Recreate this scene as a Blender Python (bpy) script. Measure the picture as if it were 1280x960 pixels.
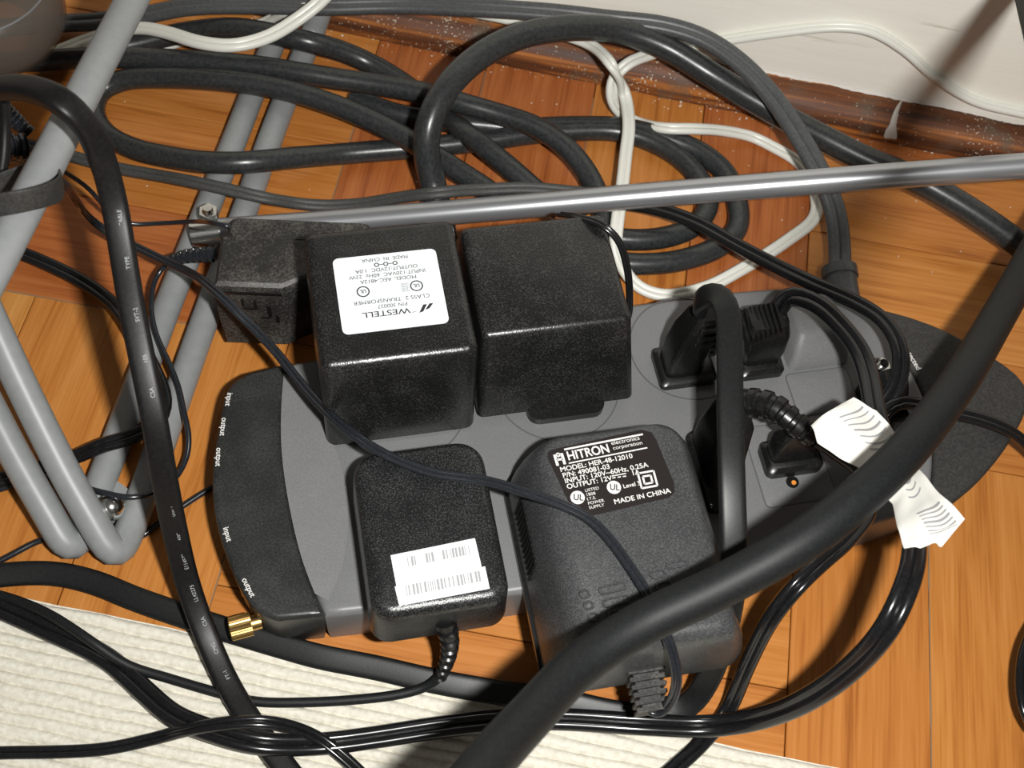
import bpy, bmesh, math, random
from mathutils import Vector, Matrix
random.seed(7)
S = 0.01                                   # all dimensions below are centimetres
scene = bpy.context.scene
for o in list(bpy.data.objects): bpy.data.objects.remove(o)
col = scene.collection
V = Vector

# ------------------------------------------------------------------ camera
FPX = 1500.0
CAM = V((0.3898, -26.2033, 45.9027))
FW = V((-0.007375, 0.495743, -0.868438)).normalized()
RT = V((0.983678, 0.159740, 0.082833)).normalized()
UP = RT.cross(FW).normalized()
cd = bpy.data.cameras.new('camera'); cam = bpy.data.objects.new('camera', cd); col.objects.link(cam)
cd.sensor_width = 36.0; cd.lens = FPX / 1280 * 36; cd.clip_start = 0.005; cd.clip_end = 50
cam.matrix_world = Matrix(((RT.x, UP.x, -FW.x, CAM.x * S), (RT.y, UP.y, -FW.y, CAM.y * S), (RT.z, UP.z, -FW.z, CAM.z * S), (0, 0, 0, 1)))
cd.dof.use_dof = True; cd.dof.focus_distance = 0.475; cd.dof.aperture_fstop = 18
scene.camera = cam

# ------------------------------------------------------------------ light
world = bpy.data.worlds.new('world'); scene.world = world; world.use_nodes = True
bgn = world.node_tree.nodes['Background']; bgn.inputs[0].default_value = (1.0, 0.93, 0.84, 1); bgn.inputs[1].default_value = 0.085
FLASH = CAM + RT * 6.2 + UP * 0.4 - FW * 1.0      # the camera's own flash, right of the lens
fl = bpy.data.lights.new('camera_flash', 'AREA'); fl.shape = 'RECTANGLE'; fl.size = 0.022; fl.size_y = 0.012
fl.energy = 3.5; fl.color = (1.0, 0.985, 0.95)
flo = bpy.data.objects.new('camera_flash', fl); col.objects.link(flo)
flo.location = FLASH * S
flo.rotation_euler = (V((1.5, 0.5, 0)) - FLASH).to_track_quat('-Z', 'Y').to_euler()
scene.view_settings.view_transform = 'Standard'; scene.view_settings.look = 'None'
scene.view_settings.exposure = 0.0; scene.view_settings.gamma = 1.0; scene.view_settings.use_curve_mapping = False

def px(x, y, z=0.0):
    """point of the place at height z that the photograph shows at pixel x, y"""
    d = FW * FPX + RT * (x - 640) + UP * (480 - y)
    return CAM + d * ((z - CAM.z) / d.z)
def wall_y(x): return 20.1 - 0.0277 * x
def pwall(x, y, off):
    d = FW * FPX + RT * (x - 640) + UP * (480 - y)
    t = (20.1 - off - 0.0277 * CAM.x - CAM.y) / (d.y + 0.0277 * d.x)
    return CAM + d * t

# ------------------------------------------------------------------ materials
def new_mat(name):
    m = bpy.data.materials.new(name); m.use_nodes = True
    return m, m.node_tree.nodes, m.node_tree.links, m.node_tree.nodes['Principled BSDF']
def plain(name, c, rough=0.5, metal=0.0, spec=0.5, trans=0.0):
    m, n, l, b = new_mat(name)
    b.inputs['Base Color'].default_value = (*c, 1); b.inputs['Roughness'].default_value = rough
    b.inputs['Metallic'].default_value = metal; b.inputs['Specular IOR Level'].default_value = spec
    b.inputs['Transmission Weight'].default_value = trans
    return m
def speck(name, c1, c2, scale, lo, hi, rough=0.45, bump=0.0, big=0.0, spec=0.5, metal=0.0):
    """base colour with fine dust specks and broad dusty patches"""
    m, n, l, b = new_mat(name)
    tc = n.new('ShaderNodeTexCoord'); nz = n.new('ShaderNodeTexNoise'); nz.inputs['Scale'].default_value = scale; nz.inputs['Detail'].default_value = 2
    l.new(tc.outputs['Object'], nz.inputs['Vector'])
    rp = n.new('ShaderNodeValToRGB'); rp.color_ramp.elements[0].position = lo; rp.color_ramp.elements[1].position = hi
    rp.color_ramp.elements[0].color = (*c1, 1); rp.color_ramp.elements[1].color = (*c2, 1)
    src = nz.outputs['Fac']
    if big:
        n2 = n.new('ShaderNodeTexNoise'); n2.inputs['Scale'].default_value = scale * 0.06; n2.inputs['Detail'].default_value = 3
        l.new(tc.outputs['Object'], n2.inputs['Vector'])
        ma = n.new('ShaderNodeMath'); ma.operation = 'MULTIPLY_ADD'; ma.inputs[1].default_value = big; l.new(n2.outputs['Fac'], ma.inputs[0])
        mb = n.new('ShaderNodeMath'); mb.operation = 'SUBTRACT'; mb.inputs[1].default_value = big * 0.5
        l.new(nz.outputs['Fac'], ma.inputs[2]); l.new(ma.outputs[0], mb.inputs[0]); src = mb.outputs[0]
    l.new(src, rp.inputs['Fac']); l.new(rp.outputs['Color'], b.inputs['Base Color'])
    b.inputs['Roughness'].default_value = rough; b.inputs['Specular IOR Level'].default_value = spec; b.inputs['Metallic'].default_value = metal
    if bump:
        bp = n.new('ShaderNodeBump'); bp.inputs['Strength'].default_value = bump; bp.inputs['Distance'].default_value = 0.0004
        l.new(nz.outputs['Fac'], bp.inputs['Height']); l.new(bp.outputs['Normal'], b.inputs['Normal'])
    return m
def oak(name, dark, mid, light):
    m, n, l, b = new_mat(name)
    tc = n.new('ShaderNodeTexCoord'); oi = n.new('ShaderNodeObjectInfo')
    ad = n.new('ShaderNodeVectorMath'); ad.operation = 'MULTIPLY_ADD'
    cb = n.new('ShaderNodeCombineXYZ'); l.new(oi.outputs['Random'], cb.inputs[0]); l.new(oi.outputs['Random'], cb.inputs[1])
    l.new(cb.outputs[0], ad.inputs[0]); ad.inputs[1].default_value = (3, 5, 0); l.new(tc.outputs['Object'], ad.inputs[2])
    def nz(sc, detail, dist):
        mp = n.new('ShaderNodeMapping'); mp.inputs['Scale'].default_value = sc; l.new(ad.outputs[0], mp.inputs['Vector'])
        t = n.new('ShaderNodeTexNoise'); t.inputs['Scale'].default_value = 1; t.inputs['Detail'].default_value = detail; t.inputs['Distortion'].default_value = dist
        l.new(mp.outputs[0], t.inputs['Vector']); return t
    g = nz((9, 130, 110), 4, 1.0); f = nz((22, 700, 400), 4, 0.4); p = nz((14, 25, 18), 2, 0)
    mx = n.new('ShaderNodeMath'); mx.operation = 'MULTIPLY_ADD'; mx.inputs[1].default_value = 0.85; l.new(f.outputs['Fac'], mx.inputs[0])
    m2 = n.new('ShaderNodeMath'); m2.operation = 'MULTIPLY_ADD'; m2.inputs[1].default_value = 0.35
    l.new(g.outputs['Fac'], mx.inputs[2]); l.new(p.outputs['Fac'], m2.inputs[0]); l.new(mx.outputs[0], m2.inputs[2])
    rp = n.new('ShaderNodeValToRGB'); e = rp.color_ramp.elements
    e[0].position = 0.36; e[0].color = (*dark, 1); e[1].position = 0.62; e[1].color = (*light, 1)
    x = e.new(0.48); x.color = (*mid, 1)
    m4 = n.new('ShaderNodeMath'); m4.operation = 'MULTIPLY'; m4.inputs[1].default_value = 0.4545; l.new(m2.outputs[0], m4.inputs[0])
    l.new(m4.outputs[0], rp.inputs['Fac']); l.new(rp.outputs['Color'], b.inputs['Base Color'])
    b.inputs['Roughness'].default_value = 0.38; b.inputs['Specular IOR Level'].default_value = 0.35
    bp = n.new('ShaderNodeBump'); bp.inputs['Strength'].default_value = 0.12; bp.inputs['Distance'].default_value = 0.0006
    l.new(f.outputs['Fac'], bp.inputs['Height']); l.new(bp.outputs['Normal'], b.inputs['Normal'])
    return m
OAK = [oak('oak_a', (0.31, 0.095, 0.017), (0.44, 0.158, 0.031), (0.51, 0.20, 0.048)),
       oak('oak_b', (0.24, 0.062, 0.014), (0.36, 0.106, 0.026), (0.42, 0.142, 0.040)),
       oak('oak_c', (0.34, 0.112, 0.019), (0.47, 0.178, 0.036), (0.54, 0.225, 0.056)),
       oak('oak_d', (0.41, 0.158, 0.029), (0.53, 0.232, 0.054), (0.60, 0.285, 0.082))]
def moulding_mat():
    m, n, l, b = new_mat('stained_moulding')
    tc = n.new('ShaderNodeTexCoord'); mp = n.new('ShaderNodeMapping'); mp.inputs['Scale'].default_value = (7, 210, 210); l.new(tc.outputs['Object'], mp.inputs['Vector'])
    g = n.new('ShaderNodeTexNoise'); g.inputs['Scale'].default_value = 1; g.inputs['Detail'].default_value = 4; g.inputs['Distortion'].default_value = 0.6; l.new(mp.outputs[0], g.inputs['Vector'])
    rp = n.new('ShaderNodeValToRGB'); e = rp.color_ramp.elements; e[0].position = 0.30; e[0].color = (0.035, 0.012, 0.005, 1); e[1].position = 0.70; e[1].color = (0.42, 0.14, 0.022, 1)
    x = e.new(0.52); x.color = (0.14, 0.042, 0.010, 1)
    l.new(g.outputs['Fac'], rp.inputs['Fac'])
    s = n.new('ShaderNodeTexNoise'); s.inputs['Scale'].default_value = 900; s.inputs['Detail'].default_value = 1; l.new(tc.outputs['Object'], s.inputs['Vector'])
    s2 = n.new('ShaderNodeTexNoise'); s2.inputs['Scale'].default_value = 40; s2.inputs['Detail'].default_value = 2; l.new(tc.outputs['Object'], s2.inputs['Vector'])
    ad = n.new('ShaderNodeMath'); ad.operation = 'MULTIPLY_ADD'; ad.inputs[1].default_value = 0.35; l.new(s2.outputs['Fac'], ad.inputs[0]); l.new(s.outputs['Fac'], ad.inputs[2])
    th = n.new('ShaderNodeValToRGB'); th.color_ramp.elements[0].position = 0.87; th.color_ramp.elements[1].position = 0.93; l.new(ad.outputs[0], th.inputs['Fac'])
    mx = n.new('ShaderNodeMix'); mx.data_type = 'RGBA'; l.new(th.outputs['Color'], mx.inputs['Factor']); l.new(rp.outputs['Color'], mx.inputs['A']); mx.inputs['B'].default_value = (0.6, 0.53, 0.43, 1)
    # grime patches
    d = n.new('ShaderNodeTexNoise'); d.inputs['Scale'].default_value = 55; d.inputs['Detail'].default_value = 4; l.new(tc.outputs['Object'], d.inputs['Vector'])
    dr = n.new('ShaderNodeValToRGB'); dr.color_ramp.elements[0].position = 0.55; dr.color_ramp.elements[1].position = 0.75; l.new(d.outputs['Fac'], dr.inputs['Fac'])
    m3 = n.new('ShaderNodeMix'); m3.data_type = 'RGBA'; l.new(dr.outputs['Color'], m3.inputs['Factor']); l.new(mx.outputs['Result'], m3.inputs['A']); m3.inputs['B'].default_value = (0.10, 0.075, 0.05, 1)
    l.new(m3.outputs['Result'], b.inputs['Base Color']); b.inputs['Roughness'].default_value = 0.58
    return m
def cream_mat():
    m, n, l, b = new_mat('cream_paint')
    tc = n.new('ShaderNodeTexCoord'); mp = n.new('ShaderNodeMapping'); mp.inputs['Scale'].default_value = (9, 1, 130); l.new(tc.outputs['Object'], mp.inputs['Vector'])
    g = n.new('ShaderNodeTexNoise'); g.inputs['Scale'].default_value = 1.5; g.inputs['Detail'].default_value = 5; l.new(mp.outputs[0], g.inputs['Vector'])
    rp = n.new('ShaderNodeValToRGB'); e = rp.color_ramp.elements; e[0].position = 0.25; e[0].color = (0.58, 0.54, 0.45, 1); e[1].position = 0.34; e[1].color = (0.87, 0.85, 0.77, 1)
    l.new(g.outputs['Fac'], rp.inputs['Fac']); l.new(rp.outputs['Color'], b.inputs['Base Color']); b.inputs['Roughness'].default_value = 0.5
    bp = n.new('ShaderNodeBump'); bp.inputs['Strength'].default_value = 0.25; bp.inputs['Distance'].default_value = 0.001; l.new(g.outputs['Fac'], bp.inputs['Height']); l.new(bp.outputs['Normal'], b.inputs['Normal'])
    return m
M = {
 'moulding': moulding_mat(), 'cream': cream_mat(),
 'sub': plain('dark_gap', (0.02, 0.011, 0.006), 0.9),
 'dirt': plain('gap_dust', (0.22, 0.15, 0.09), 0.9),
 'thick': speck('thick_rubber', (0.019, 0.021, 0.022), (0.050, 0.053, 0.052), 700, 0.35, 0.95, 0.30, 0.06, 0.15),
 'dusty': speck('dusty_rubber', (0.036, 0.037, 0.037), (0.075, 0.075, 0.070), 1200, 0.3, 0.85, 0.55, 0.15, 0.15),
 'black': speck('black_cord', (0.006, 0.0055, 0.006), (0.013, 0.013, 0.013), 900, 0.4, 0.9, 0.42, 0.05, 0.2, spec=0.3),
 'gloss': speck('gloss_black_cord', (0.007, 0.007, 0.008), (0.014, 0.015, 0.016), 900, 0.4, 0.95, 0.2, 0.0, 0.1),
 'strap': speck('matte_black_cord', (0.006, 0.0072, 0.0075), (0.014, 0.016, 0.016), 1000, 0.40, 0.95, 0.55, 0.08, 0.1, spec=0.3),
 'matte': speck('flat_cord_black', (0.006, 0.007, 0.007), (0.013, 0.014, 0.014), 1000, 0.40, 0.95, 0.42, 0.04, 0.1, spec=0.35),
 'thin': speck('thin_cord', (0.014, 0.016, 0.020), (0.024, 0.027, 0.032), 900, 0.4, 0.9, 0.2, 0.0, 0.1),
 'greycord': speck('grey_cord', (0.055, 0.058, 0.061), (0.095, 0.098, 0.098), 800, 0.35, 0.9, 0.38, 0.06, 0.15),
 'white': plain('white_cord', (0.72, 0.72, 0.66), 0.35),
 'tube': speck('grey_tube_paint', (0.235, 0.245, 0.248), (0.265, 0.275, 0.275), 300, 0.3, 0.8, 0.42, 0.02, 0.1),
 'silver': plain('silver_tube', (0.42, 0.43, 0.45), 0.3, 0.75),
 'chrome': plain('chrome', (0.75, 0.76, 0.74), 0.18, 1.0),
 'gold': plain('gold_connector', (0.85, 0.55, 0.20), 0.28, 1.0),
 'body': speck('grey_plastic', (0.140, 0.142, 0.145), (0.170, 0.172, 0.175), 1400, 0.35, 0.75, 0.40, 0.03, 0.2),
 'panel': speck('grey_plastic_panel', (0.150, 0.152, 0.153), (0.19, 0.19, 0.19), 1400, 0.35, 0.75, 0.5, 0.03, 0.3),
 'cap': speck('black_cap_plastic', (0.018, 0.019, 0.019), (0.060, 0.060, 0.056), 1300, 0.40, 0.95, 0.33, 0.03, 0.6),
 'wing': speck('dusty_cover_plastic', (0.022, 0.021, 0.020), (0.062, 0.060, 0.055), 1100, 0.38, 0.95, 0.55, 0.12, 0.2),
 'groove': plain('groove', (0.085, 0.086, 0.088), 0.6),
 'adapter': speck('adapter_plastic', (0.009, 0.009, 0.009), (0.060, 0.061, 0.058), 1500, 0.48, 0.9, 0.27, 0.2, 0.4),
 'adapter2': speck('adapter_plastic_fine', (0.008, 0.009, 0.009), (0.085, 0.088, 0.088), 1900, 0.48, 0.82, 0.27, 0.28, 0.2),
 'adapter3': speck('adapter_plastic_grey', (0.034, 0.036, 0.037), (0.115, 0.12, 0.12), 1700, 0.40, 0.88, 0.34, 0.22, 0.2),
 'brick': speck('dusty_brick_plastic', (0.016, 0.015, 0.014), (0.095, 0.09, 0.08), 1100, 0.42, 0.85, 0.5, 0.2, 0.8),
 'plug': speck('plug_plastic', (0.006, 0.006, 0.006), (0.018, 0.019, 0.019), 900, 0.5, 0.9, 0.3, 0.06, 0.3),
 'paper': plain('white_label', (0.76, 0.80, 0.82), 0.55),
 'ink': plain('black_ink', (0.02, 0.02, 0.022), 0.6),
 'greyink': plain('grey_ink', (0.33, 0.33, 0.34), 0.6),
 'blacklabel': plain('black_label', (0.014, 0.010, 0.010), 0.4),
 'whiteink': plain('white_ink', (0.74, 0.73, 0.70), 0.6),
 'dimink': plain('worn_white_ink', (0.34, 0.36, 0.35), 0.6),
 'tagpaper': plain('tag_paper', (0.80, 0.79, 0.74), 0.7),
 'amber': plain('amber_indicator', (0.7, 0.25, 0.04), 0.2),
 'cyan': plain('pale_cap', (0.6, 0.72, 0.7), 0.4),
 'pole': speck('dark_brown_wood', (0.010, 0.005, 0.003), (0.020, 0.010, 0.006), 300, .4, .7, .7, spec=.2),
 'fleck': plain('plaster_fleck', (0.70, 0.66, 0.58), 0.8),
 'drip': plain('paint_drip', (0.62, 0.58, 0.53), 0.5),
}
def rug_mat():
    m, n, l, b = new_mat('rug_cotton')
    tc = n.new('ShaderNodeTexCoord'); g = n.new('ShaderNodeTexNoise'); g.inputs['Scale'].default_value = 450; g.inputs['Detail'].default_value = 4; l.new(tc.outputs['Object'], g.inputs['Vector'])
    rp = n.new('ShaderNodeValToRGB'); e = rp.color_ramp.elements; e[0].position = 0.25; e[0].color = (0.60, 0.57, 0.48, 1); e[1].position = 0.65; e[1].color = (0.74, 0.71, 0.62, 1)
    l.new(g.outputs['Fac'], rp.inputs['Fac']); l.new(rp.outputs['Color'], b.inputs['Base Color']); b.inputs['Roughness'].default_value = 0.95; b.inputs['Specular IOR Level'].default_value = 0.1
    bp = n.new('ShaderNodeBump'); bp.inputs['Strength'].default_value = 0.6; bp.inputs['Distance'].default_value = 0.0008; l.new(g.outputs['Fac'], bp.inputs['Height']); l.new(bp.outputs['Normal'], b.inputs['Normal'])
    return m
M['rug'] = rug_mat()
def smoky_mat():
    m, n, l, b = new_mat('smoky_plastic')
    b.inputs['Base Color'].default_value = (0.46, 0.42, 0.37, 1); b.inputs['Roughness'].default_value = 0.35
    tr = n.new('ShaderNodeBsdfTransparent'); tr.inputs[0].default_value = (0.62, 0.56, 0.50, 1)
    mx = n.new('ShaderNodeMixShader'); mx.inputs[0].default_value = 0.15
    l.new(tr.outputs[0], mx.inputs[1]); l.new(b.outputs[0], mx.inputs[2]); l.new(mx.outputs[0], n['Material Output'].inputs['Surface'])
    return m
M['smoky'] = smoky_mat()

# ------------------------------------------------------------------ mesh helpers (centimetres)
WORLD = set(); MATS = {}                                       # object -> its placement (cm)
def tag(o, label=None, cat=None, group=None, kind=None):
    if label: o['label'] = label
    if cat: o['category'] = cat
    if group: o['group'] = group
    if kind: o['kind'] = kind
    return o
def empty(name, loc, rz=0.0):
    o = bpy.data.objects.new(name, None); col.objects.link(o); o.empty_display_size = 0.01
    o.location = V(loc) * S; o.rotation_euler = (0, 0, rz)
    MATS[o.name] = Matrix.Translation(V(loc)) @ Matrix.Rotation(rz, 4, 'Z')
    return o
class MB:
    def __init__(s): s.v = []; s.f = []
    def add(s, vs, fs):
        k = len(s.v); s.v += [V(q) for q in vs]; s.f += [tuple(i + k for i in f) for f in fs]; return s
    def loft(s, rings, cap0=True, cap1=True, closed=False):
        n = len(rings[0]); vs = [p for r in rings for p in r]; fs = []
        m = len(rings)
        for i in range(m if closed else m - 1):
            for j in range(n):
                a = i * n + j; b = i * n + (j + 1) % n; i2 = (i + 1) % m
                fs.append((a, b, i2 * n + (j + 1) % n, i2 * n + j))
        if cap0 and not closed: fs.append(tuple(range(n - 1, -1, -1)))
        if cap1 and not closed: fs.append(tuple((m - 1) * n + j for j in range(n)))
        return s.add(vs, fs)
    def box(s, lo, hi):
        x0, y0, z0 = lo; x1, y1, z1 = hi
        return s.loft([[(x0, y0, z0), (x1, y0, z0), (x1, y1, z0), (x0, y1, z0)], [(x0, y0, z1), (x1, y0, z1), (x1, y1, z1), (x0, y1, z1)]])
    def rod(s, a, b, r, n=16, r2=None):
        a, b = V(a), V(b); t = (b - a).normalized(); u = t.orthogonal().normalized(); w = t.cross(u); r2 = r if r2 is None else r2
        return s.loft([[p + (u * math.cos(2 * math.pi * k / n) + w * math.sin(2 * math.pi * k / n)) * q for k in range(n)] for p, q in ((a, r), (b, r2))])
    def sweep(s, pts, prof, ref=V((0, 0, 1)), scale=None, roll=0.0):
        n = len(pts); rings = []; prev = None
        for i, p in enumerate(pts):
            t = (pts[min(i + 1, n - 1)] - pts[max(i - 1, 0)]).normalized()
            side = t.cross(ref)
            if side.length < 0.25 and prev is not None: side = prev - t * prev.dot(t)
            side.normalize()
            if prev is not None:
                if side.dot(prev) < 0: side = -side
                side = (side * 0.5 + (prev - t * prev.dot(t)) * 0.5) if side.dot(prev) > -0.2 else (prev - t * prev.dot(t))
                side.normalize()
            prev = side; nn = side.cross(t)
            k = scale(i / (n - 1)) if scale else 1.0
            c, sn = math.cos(roll), math.sin(roll)
            rings.append([p + (side * (a * c - b * sn) + nn * (a * sn + b * c)) * k for a, b in prof])
        return s.loft(rings)
    def build(s, name, mat, parent=None, world=False, smooth=True, angle=0.7):
        me = bpy.data.meshes.new(name)
        off = V((0, 0, 0))
        if parent is None:
            lo = V((min(q.x for q in s.v), min(q.y for q in s.v), min(q.z for q in s.v))); hi = V((max(q.x for q in s.v), max(q.y for q in s.v), 0))
            off = V(((lo.x + hi.x) / 2, (lo.y + hi.y) / 2, lo.z))
        me.from_pydata([(q - off) * S for q in s.v], [], s.f)
        bm = bmesh.new(); bm.from_mesh(me); bmesh.ops.recalc_face_normals(bm, faces=bm.faces); bm.to_mesh(me); bm.free()
        if smooth: me.shade_smooth(); me.set_sharp_from_angle(angle=angle)
        me.materials.append(M[mat] if isinstance(mat, str) else mat)
        o = bpy.data.objects.new(name, me); col.objects.link(o)
        o.location = off * S
        if parent is not None:
            o.parent = parent
            if world: WORLD.add(o.name)
            if world and parent.name not in WORLD:
                root = parent
                while root.parent is not None: root = root.parent
                mm = MATS[root.name].copy(); mm.translation = mm.translation * S
                o.matrix_parent_inverse = mm.inverted()
        return o
def circ(r, n=14): return [(r * math.cos(2 * math.pi * k / n), r * math.sin(2 * math.pi * k / n)) for k in range(n)]
def lobes(n, r, k=13):
    cs = [(i - (n - 1) / 2) * 1.7 * r for i in range(n)]; X = cs[-1] + r
    top = []
    K = k * n
    for i in range(K + 1):
        x = -X * math.cos(math.pi * i / K)
        y = max([math.sqrt(max(0, r * r - (x - c) ** 2)) for c in cs] + [0.0])
        top.append((x, y))
    return [(x, -y) for x, y in top] + [(x, y) for x, y in reversed(top[1:-1])]
def flat(w, h, n=24):
    out = []
    for k in range(n):
        a = 2 * math.pi * k / n; c, s_ = math.cos(a), math.sin(a)
        out.append((w / 2 * math.copysign(abs(c) ** 0.55, c), h / 2 * math.copysign(abs(s_) ** 0.55, s_)))
    return out
def spline(pts, step=0.28):
    P = [V(p) for p in pts]
    P = [P[0] * 2 - P[1]] + P + [P[-1] * 2 - P[-2]]
    out = []
    for i in range(1, len(P) - 2):
        p0, p1, p2, p3 = P[i - 1:i + 3]
        d0 = max((p1 - p0).length, 1e-4) ** 0.5; d1 = max((p2 - p1).length, 1e-4) ** 0.5; d2 = max((p3 - p2).length, 1e-4) ** 0.5
        m1 = (p1 - p0) / d0 - (p2 - p0) / (d0 + d1) + (p2 - p1) / d1
        m2 = (p2 - p1) / d1 - (p3 - p1) / (d1 + d2) + (p3 - p2) / d2
        m1 *= d1; m2 *= d1
        n = max(2, int((p2 - p1).length / step))
        for k in range(n):
            t = k / n; t2 = t * t; t3 = t2 * t
            out.append(p1 * (2 * t3 - 3 * t2 + 1) + m1 * (t3 - 2 * t2 + t) + p2 * (-2 * t3 + 3 * t2) + m2 * (t3 - t2))
    out.append(P[-2])
    # light smoothing
    for _ in range(2):
        out = [out[0]] + [(out[i - 1] + out[i] * 2 + out[i + 1]) / 4 for i in range(1, len(out) - 1)] + [out[-1]]
    return out
def trace(*pts): return [px(*p) if not isinstance(p, V) else p for p in pts]
def cord(name, pts, prof, mat, parent=None, roll=0.0, ref=V((0, 0, 1)), step=0.28):
    return MB().sweep(spline(pts, step), prof, ref=ref, roll=roll).build(name, mat, parent, world=parent is not None)
def rr(a0, a1, b0, b1, r, z, n=5):
    if not isinstance(r, (list, tuple)): r = [r] * 4
    out = []
    for (cx, cy, q, st) in ((a1 - r[0], b1 - r[0], r[0], 0), (a0 + r[1], b1 - r[1], r[1], 90), (a0 + r[2], b0 + r[2], r[2], 180), (a1 - r[3], b0 + r[3], r[3], 270)):
        for k in range(n + 1):
            a = math.radians(st + 90 * k / n); out.append((cx + q * math.cos(a), cy + q * math.sin(a), z))
    return out
def housing(a0, a1, b0, b1, z0, z1, r, ed, ta0=0, ta1=0, tb0=0, tb1=0, n=5, bot=0.12):
    """drafted box with rounded vertical corners and a rounded top edge"""
    if not isinstance(r, (list, tuple)): r = [r] * 4
    rings = [rr(a0 + bot, a1 - bot, b0 + bot, b1 - bot, [max(q - bot, .05) for q in r], z0, n), rr(a0, a1, b0, b1, r, z0 + bot, n)]
    for k in range(0, 6):
        a = math.pi / 2 * k / 5; ins = ed * (1 - math.cos(a)); z = z1 - ed + ed * math.sin(a); t = (z - z0) / (z1 - z0)
        rings.append(rr(a0 + ta0 * t + ins, a1 - ta1 * t - ins, b0 + tb0 * t + ins, b1 - tb1 * t - ins, [max(q - ins, .06) for q in r], z, n))
    return rings
def offset(poly, d):
    n = len(poly); out = []
    for i in range(n):
        p = V((*poly[i][:2], 0)); a = V((*poly[i - 1][:2], 0)); b = V((*poly[(i + 1) % n][:2], 0))
        e1 = (p - a).normalized(); e2 = (b - p).normalized(); nrm = V((e1.y + e2.y, -e1.x - e2.x, 0))
        if nrm.length > 1e-6: nrm.normalize()
        c = max(0.5, nrm.dot(V((e1.y, -e1.x, 0))))
        out.append((p.x - nrm.x * d / c, p.y - nrm.y * d / c))
    return out
def dense(poly, step=0.5):
    out = []
    for i in range(len(poly)):
        a = V((*poly[i], 0)); b = V((*poly[(i + 1) % len(poly)], 0)); n = max(1, int((b - a).length / step))
        for k in range(n): q = a.lerp(b, k / n); out.append((q.x, q.y))
    return out
def curve2(pts, step=0.4):
    return [(q.x, q.y) for q in spline([V((a, b, 0)) for a, b in pts], step)]
def zr(poly, z): return [(a, b, z) for a, b in poly]
_txt = {}
def text_verts(body, size, align='LEFT', bold=0.0):
    cu = bpy.data.curves.new('t', 'FONT'); cu.body = body; cu.size = size; cu.align_x = align; cu.offset = bold * size
    ob = bpy.data.objects.new('t', cu); col.objects.link(ob); bpy.context.view_layer.update()
    me = bpy.data.meshes.new_from_object(ob.evaluated_get(bpy.context.evaluated_depsgraph_get()))
    vs = [v.co.copy() for v in me.vertices]; fs = [tuple(p.vertices) for p in me.polygons]
    bpy.data.objects.remove(ob); bpy.data.curves.remove(cu); bpy.data.meshes.remove(me)
    return vs, fs
def put_text(mb, body, size, a, b, z, rot=0.0, align='LEFT', sx=1.0, bold=0.0):
    vs, fs = text_verts(body, size, align, bold); c, s_ = math.cos(rot), math.sin(rot)
    mb.add([(a + (v.x * sx) * c - v.y * s_, b + (v.x * sx) * s_ + v.y * c, z) for v in vs], fs)
def strokes(mb, pts, w, z):
    """flat printed line"""
    for (x0, y0), (x1, y1) in zip(pts[:-1], pts[1:]):
        d = V((x1 - x0, y1 - y0, 0)); 
        if d.length < 1e-5: continue
        n_ = V((-d.y, d.x, 0)).normalized() * w / 2
        mb.add([(x0 - n_.x, y0 - n_.y, z), (x1 - n_.x, y1 - n_.y, z), (x1 + n_.x, y1 + n_.y, z), (x0 + n_.x, y0 + n_.y, z)], [(0, 1, 2, 3)])
def ring2(cx, cy, r, n=24): return [(cx + r * math.cos(2 * math.pi * k / n), cy + r * math.sin(2 * math.pi * k / n)) for k in range(n + 1)]
def ribbed(mb, a, b, r0, r1, n, depth=0.09, sx=1.0, ref=V((0, 0, 1))):
    """strain relief: tapered sleeve with rings between a and b"""
    pts = [V(a).lerp(V(b), k / (n * 4)) for k in range(n * 4 + 1)]
    mb.sweep(pts, [(x * sx, y) for x, y in circ(1.0, 16)], ref=ref, scale=lambda t: (r0 + (r1 - r0) * t) * (1.0 if int(t * n * 4 + .5) % 4 < 2 else 1 - depth / max(r0 * .8, .1)))
def bend_relief(mb, pts, r0, r1, n, depth=0.25, sx=1.0):
    q = spline(pts, 0.06)
    mb.sweep(q, [(x * sx, y) for x, y in circ(1.0, 16)], scale=lambda t: (r0 + (r1 - r0) * t) * (1.0 if math.sin(t * n * 2 * math.pi) > -0.2 else 1 - depth))

# ------------------------------------------------------------------ floor, wall, moulding
W = 5.715; X0 = -10.01; Y0 = 0.066; B = 4 * W
fl_o = MB().box((X0 - 2 * B, Y0 - 2 * B, -1.6), (X0 + 3 * B, 21.4, -0.35)).build('floor', 'sub', smooth=False)
tag(fl_o, kind='structure'); MATS[fl_o.name] = Matrix.Translation(fl_o.location / S)
planks = {}
def plank_mesh(v):
    if v in planks: return planks[v]
    h, w, e = B / 2 - 0.02, W / 2 - 0.022, 0.035
    mb = MB().loft([[(-h, -w, -0.9), (h, -w, -0.9), (h, w, -0.9), (-h, w, -0.9)], [(-h, -w, -e), (h, -w, -e), (h, w, -e), (-h, w, -e)],
                    [(-h + e, -w + e, 0), (h - e, -w + e, 0), (h - e, w - e, 0), (-h + e, w - e, 0)]])
    me = bpy.data.meshes.new('plank'); me.from_pydata([q * S for q in mb.v], [], mb.f); me.materials.append(OAK[v]); planks[v] = me
    return me
pick = {(-1, 0): [1, 0, 0, 2], (0, 0): [1, 1, 0, 1], (1, 0): [0, 2, 0, 1], (-1, -1): [3, 3, 2, 2], (0, -1): [2, 0, 2, 0], (1, -1): [0, 2, 0, 2]}
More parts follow.
